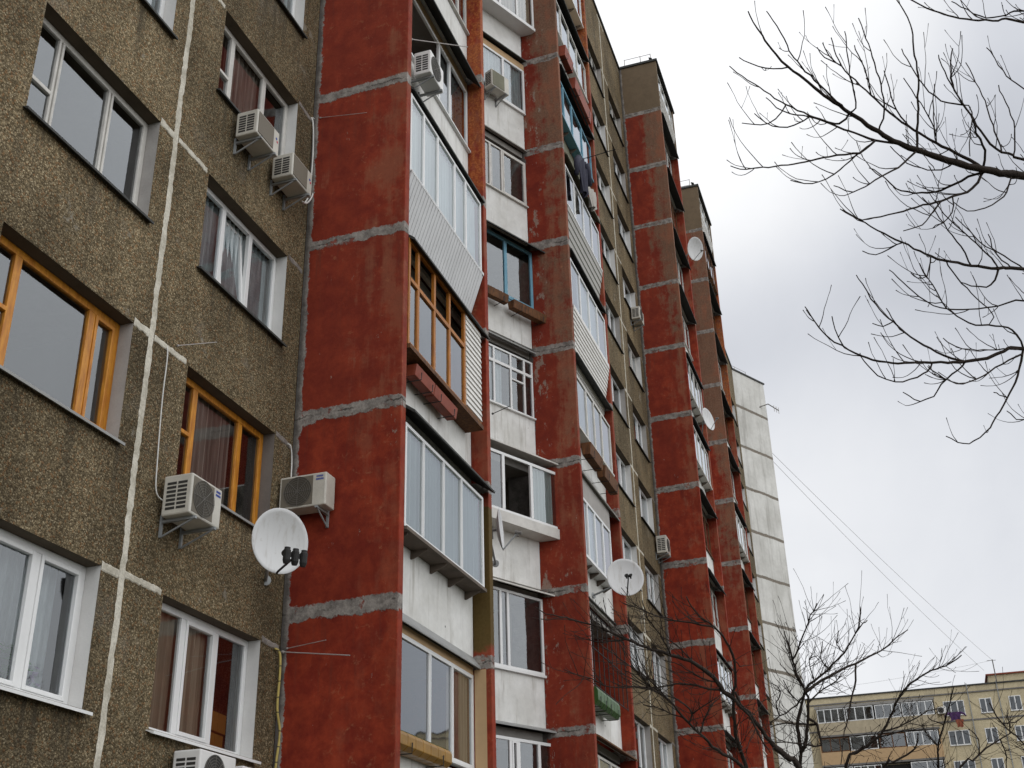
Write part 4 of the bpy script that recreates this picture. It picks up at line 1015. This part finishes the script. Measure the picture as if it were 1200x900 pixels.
for pts, w in (
 (a((1060, 650), (960, 610), (880, 570), (790, 520), (700, 460), (600, 370), (490, 260), (460, 195), (447, 150)), 3.6),
 (a((1050, 640), (1050, 590), (1015, 520), (990, 450), (930, 360), (880, 260), (866, 215)), 2.6),
 (a((780, 585), (785, 450), (785, 300), (770, 190), (755, 95), (730, 40), (705, 0), (690, -30)), 2.8),
 (a((640, 520), (655, 430), (640, 330), (600, 200), (575, 130), (555, 70)), 2.0), (a((520, 440), (540, 420), (535, 350), (520, 290), (510, 200), (500, 120)), 1.8),
 (a((515, 455), (480, 482), (400, 465), (270, 410), (150, 330), (80, 285), (50, 260)), 2.3),
 (a((700, 560), (620, 550), (540, 520), (430, 480), (360, 455), (260, 435), (195, 380)), 2.8),
 (a((620, 550), (555, 595), (440, 610), (300, 640), (180, 655), (90, 660), (55, 645)), 2.5),
 (a((620, 550), (540, 610), (460, 680), (400, 710), (340, 715), (290, 705)), 1.9),
 (a((770, 600), (730, 640), (640, 690), (580, 730), (530, 748), (455, 725)), 2.3),
 (a((1050, 685), (980, 690), (900, 735), (800, 755), (700, 735), (640, 680), (595, 655)), 3.2),
 (a((1055, 695), (1000, 735), (920, 770), (780, 810), (600, 855), (550, 852), (480, 820)), 3.0),
 (a((490, 420), (400, 330), (300, 225), (260, 150), (195, 40)), 2.2), (a((280, 250), (220, 270), (160, 260), (85, 225)), 1.6),
 (a((370, 455), (300, 490), (220, 495), (145, 445)), 1.6), (a((270, 410), (230, 465), (170, 487), (100, 480)), 1.5),
 ([(1285, 42)]+a((1200, 45), (1130, 60), (1050, 68), (980, 40), (915, 5)), 2.6),
 ([(1318, 213), (1240, 140)]+a((1200, 345), (1150, 310), (1100, 255), (1055, 185)), 2.2),
 (a((1165, 600), (1165, 500), (1130, 400), (1098, 335)), 1.7), (a((1110, 600), (1085, 510), (1040, 375), (1000, 300), (975, 245)), 1.7),
 (a((965, 405), (905, 403), (850, 375), (790, 310), (720, 190)), 1.8), (a((600, 370), (580, 270), (535, 175)), 1.6), (a((740, 490), (690, 400), (652, 275)), 1.8),
 (a((850, 580), (840, 480), (780, 380), (730, 305)), 1.5), (a((850, 570), (845, 430), (848, 330)), 1.4), (a((930, 650), (880, 665), (800, 660), (740, 635), (680, 570)), 1.5),
 (a((500, 265), (440, 220), (415, 165)), 1.5), (a((470, 245), (420, 225), (390, 187)), 1.4), (a((950, 420), (1000, 440), (985, 560), (990, 610)), 1.3),
 (a((880, 770), (850, 820), (800, 880), (730, 900)), 1.7), (a((920, 770), (920, 830), (880, 870), (840, 890)), 1.5), (a((1170, 700), (1120, 770), (1050, 810), (980, 825), (930, 790)), 1.8),
 (b((840, 205), (825, 245), (795, 268), (740, 262), (700, 250)), 2.4), ([(1325, 333), (1250, 348)]+b((931, 315), (890, 318), (840, 335), (760, 348), (660, 350), (600, 335), (550, 300), (490, 250), (440, 205)), 2.6),
 (b((925, 485), (905, 440), (870, 415), (800, 408), (730, 400), (650, 345), (610, 280), (550, 185)), 2.2),
 (b((720, 538), (640, 520), (590, 490), (520, 450), (455, 395), (390, 330), (320, 225)), 2.6), (b((600, 543), (580, 575), (520, 605), (460, 612), (400, 590), (350, 540), (333, 507)), 1.9),
 (b((715, 545), (690, 570), (630, 620), (600, 665), (555, 682), (515, 665), (492, 648)), 1.9), (b((931, 520), (905, 590), (870, 670), (830, 740), (795, 795), (750, 828), (710, 838), (650, 812)), 2.6),
 (b((910, 500), (850, 548), (780, 590), (710, 620), (640, 600), (580, 558)), 2.0), (b((925, 495), (830, 495), (740, 497), (680, 485), (637, 455)), 1.6),
 (b((300, 500), (265, 470), (230, 375)), 1.5), (b((530, 460), (480, 420), (430, 345)), 1.6), (b((455, 395), (420, 408), (380, 400)), 1.3),
 (b((650, 175), (690, 240), (740, 290), (800, 345), (820, 380), (800, 408)), 1.5), (b((590, 165), (580, 225), (545, 235), (520, 215)), 1.5), (b((870, 665), (845, 660), (820, 648)), 1.2),
 ([(1325, 438), (1255, 480)]+b((931, 750), (895, 743), (870, 718)), 1.8), (b((490, 108), (440, 130), (390, 150), (345, 140)), 1.4),
 (b((740, 190), (700, 120), (640, 40), (600, -20), (560, -60)), 1.7), (b((840, 200), (790, 140), (700, 60), (640, 0), (610, -50)), 1.8), (b((930, 150), (860, 155), (790, 120), (720, 50), (680, 10)), 1.6),
 (b((880, 200), (830, 150), (800, 75)), 1.5)):
    T.add(pts, w, 1.0)
vis = lambda q: 840 < q.x < 1290 and q.y < 560
T.twigs(300, .40, (-.5, .2, -.15), up=1.0, rad=.0025, curl=.75, inside=vis)
tz = [CAM.z*0, 2.5, 5, 7, 9, 11, 12.5]
T.build('bare tree whose long budding branches reach in from the upper right', [(tx.x+.1*math.sin(z), tx.y+.08*math.cos(z*1.3), z) for z in tz], [.26, .22, .19, .16, .13, .09, .05], M_bark2, (tx.x, tx.y, 0))

# lower tree in front of the building
T = Tree(5)
c = lambda *p: sc(640, 712, 4.788, p); d = lambda *p: sc(820, 700, 4.5, p); e = lambda *p: sc(940, 780, 7.5, p); f = lambda *p: sc(1060, 780, 7.5, p); h = lambda *p: sc(900, 700, 4.0, p)
T.add([(985, 1010)]+d((530, 900), (480, 850), (400, 790), (330, 700), (260, 610), (215, 560), (190, 500)), 12, 2.6, 15.5, -.6, False)
T.add([(900, 1010)]+c((1120, 890), (1080, 780), (1055, 640), (1050, 510), (1060, 400), (1055, 300), (1010, 190), (940, 105), (870, 60), (820, 0), (790, -60)), 6.5, 1.2, 14.8, -.6, False)
T.add([(950, 1010), (890, 930)]+c((1100, 890), (960, 800), (860, 710), (770, 620), (690, 520), (600, 465), (500, 445), (400, 450), (330, 437)), 6.0, 1.1, 14.8, -1.2, False)
for pts, w in (
 (c((1050, 530), (1000, 470), (940, 390), (840, 320), (700, 265), (560, 225), (450, 175), (330, 125), (200, 80), (80, 52), (0, 35), (-60, -5)), 5.2),
 (c((1000, 475), (920, 455), (800, 430), (690, 435), (630, 450), (540, 445), (400, 440)), 2.6),
 (c((940, 105), (780, 80), (640, 50), (500, 0), (430, -30)), 2.0), (c((820, 650), (820, 600), (780, 545), (700, 500), (620, 480)), 2.4), (c((870, 700), (900, 600), (940, 530), (990, 490)), 2.4),
 (c((840, 590), (900, 540), (960, 500)), 1.6), (c((700, 265), (640, 150), (570, 60), (540, -40)), 1.7), (c((840, 320), (780, 260), (700, 190), (640, 160)), 1.6),
 (c((690, 520), (560, 390), (470, 330), (380, 260), (300, 200)), 1.8), (c((600, 465), (520, 400), (440, 350)), 1.5), (c((450, 175), (360, 190), (250, 185), (160, 150)), 1.5),
 (c((1000, 470), (960, 420), (880, 400), (760, 330), (660, 290)), 1.8), (c((1060, 520), (1140, 610), (1200, 720), (1260, 820)), 3.6), (c((1055, 300), (1090, 330), (1110, 320)), 1.2),
 (c((560, 225), (500, 150), (470, 90), (460, 20)), 1.4), (c((330, 437), (250, 400), (180, 380), (100, 350)), 1.3), (c((560, 460), (520, 330), (500, 250)), 1.3), (c((770, 620), (700, 600), (620, 560), (540, 540)), 1.6)):
    T.add(pts, w, .9)
T.twigs(360, .6, (-.5, .1, .1), up=.4, rad=.0027, curl=.45)
T.build('dark bare tree in front of the red walls at the bottom centre', [CAM+pxray(985, 1010)*15.5+Vector((0, 0, .2)), (CAM+pxray(985, 1040)*15.5)-Vector((0, 0, .5)), Vector(((CAM+pxray(985, 1040)*15.5).x, (CAM+pxray(985, 1040)*15.5).y, 0))], [.16, .18, .22], M_bark2, (16.4, .8, 0))
T = Tree(9)
T.add([(930, 1010)]+d((530, 890), (555, 780), (565, 680), (575, 560), (560, 500), (510, 400), (490, 330), (460, 230), (445, 180)), 6.5, 1.1, 17, -.5, False)
for pts, w in (
 (d((540, 850), (515, 690), (530, 600), (560, 490), (600, 440), (680, 380), (760, 290), (820, 190), (840, 120), (850, 50)), 4.2),
 (d((570, 500), (640, 440), (740, 385), (820, 350), (900, 310)) + h((560, 230), (600, 190), (655, 148)), 3.6),
 (d((500, 340), (530, 240), (570, 130), (600, 70), (620, 35)), 2.0), (d((545, 540), (480, 590), (370, 660)), 2.2), (d((690, 665), (620, 668), (560, 670), (430, 665), (370, 690)), 2.8),
 (d((690, 780), (640, 780), (560, 775), (430, 765), (380, 770)), 2.6), (d((820, 350), (820, 440), (790, 580), (760, 740), (745, 880)), 2.2), (d((575, 560), (650, 480), (720, 440), (745, 400)), 1.8),
 (d((560, 490), (520, 440), (470, 300), (450, 240)), 1.6), (d((760, 290), (720, 250), (730, 180)), 1.3), (d((820, 190), (860, 140), (885, 120)), 1.4), (d((680, 380), (640, 330), (650, 230)), 1.4),
 (d((600, 440), (580, 330), (620, 310)), 1.3), (d((420, 640), (400, 560), (430, 500), (380, 450)), 1.5), (d((540, 560), (470, 500), (440, 440)), 1.4)):
    T.add(pts, w, .9)
T.add([(1010, 1000)]+e((380, 870), (480, 770), (560, 710), (650, 640), (710, 580), (770, 460), (820, 340), (880, 240), (940, 160), (1060, 80), (1200, 20))+h((800, 330), (860, 305), (905, 272)), 5.0, 1.0, 18, -.5, False)
T.add([(1010, 1000)]+e((730, 890), (800, 850), (920, 790), (990, 730), (1020, 600)), 4.2, 1.5, 18, -.3, False)
T.add([(1075, 1000)]+f((500, 890), (600, 830), (720, 730), (840, 640), (930, 600)), 4.5, 1.2, 18, .6, False)
T.add([(1290, 990)]+f((1050, 700), (960, 610), (860, 510), (780, 400), (750, 330)), 3.6, 1.1, 18, -.6, False)
T.add([(1090, 1000)]+f((300, 890), (290, 760), (300, 650), (350, 520), (400, 300), (440, 180)), 3.6, 1.0, 18, -.6, False)
for pts, w in ((e((710, 580), (850, 530), (990, 470), (1100, 400), (1200, 370)), 2.0), (e((660, 640), (780, 600), (900, 570), (1060, 560)), 1.5), (f((640, 800), (660, 700), (620, 600), (560, 560)), 1.5), (f((930, 610), (920, 500), (900, 420)), 1.4),
               (f((840, 640), (900, 800), (890, 900)), 1.5), (f((300, 700), (200, 600), (150, 520)), 1.5), (f((340, 540), (240, 480), (200, 430)), 1.4), (f((880, 540), (980, 500), (1050, 430)), 1.3)):
    T.add(pts, w, .9)
T.twigs(560, .58, (.0, .0, .25), up=.55, rad=.0028, curl=.5)
bp_ = CAM+pxray(985, 1000)*17.5
T.build('tangle of thin bare trees at the lower right before the yellow building', [bp_+Vector((0, 0, .1)), bp_-Vector((0, 0, .6)), Vector((bp_.x, bp_.y, 0))], [.12, .14, .18], M_bark2, (bp_.x, bp_.y, 0))
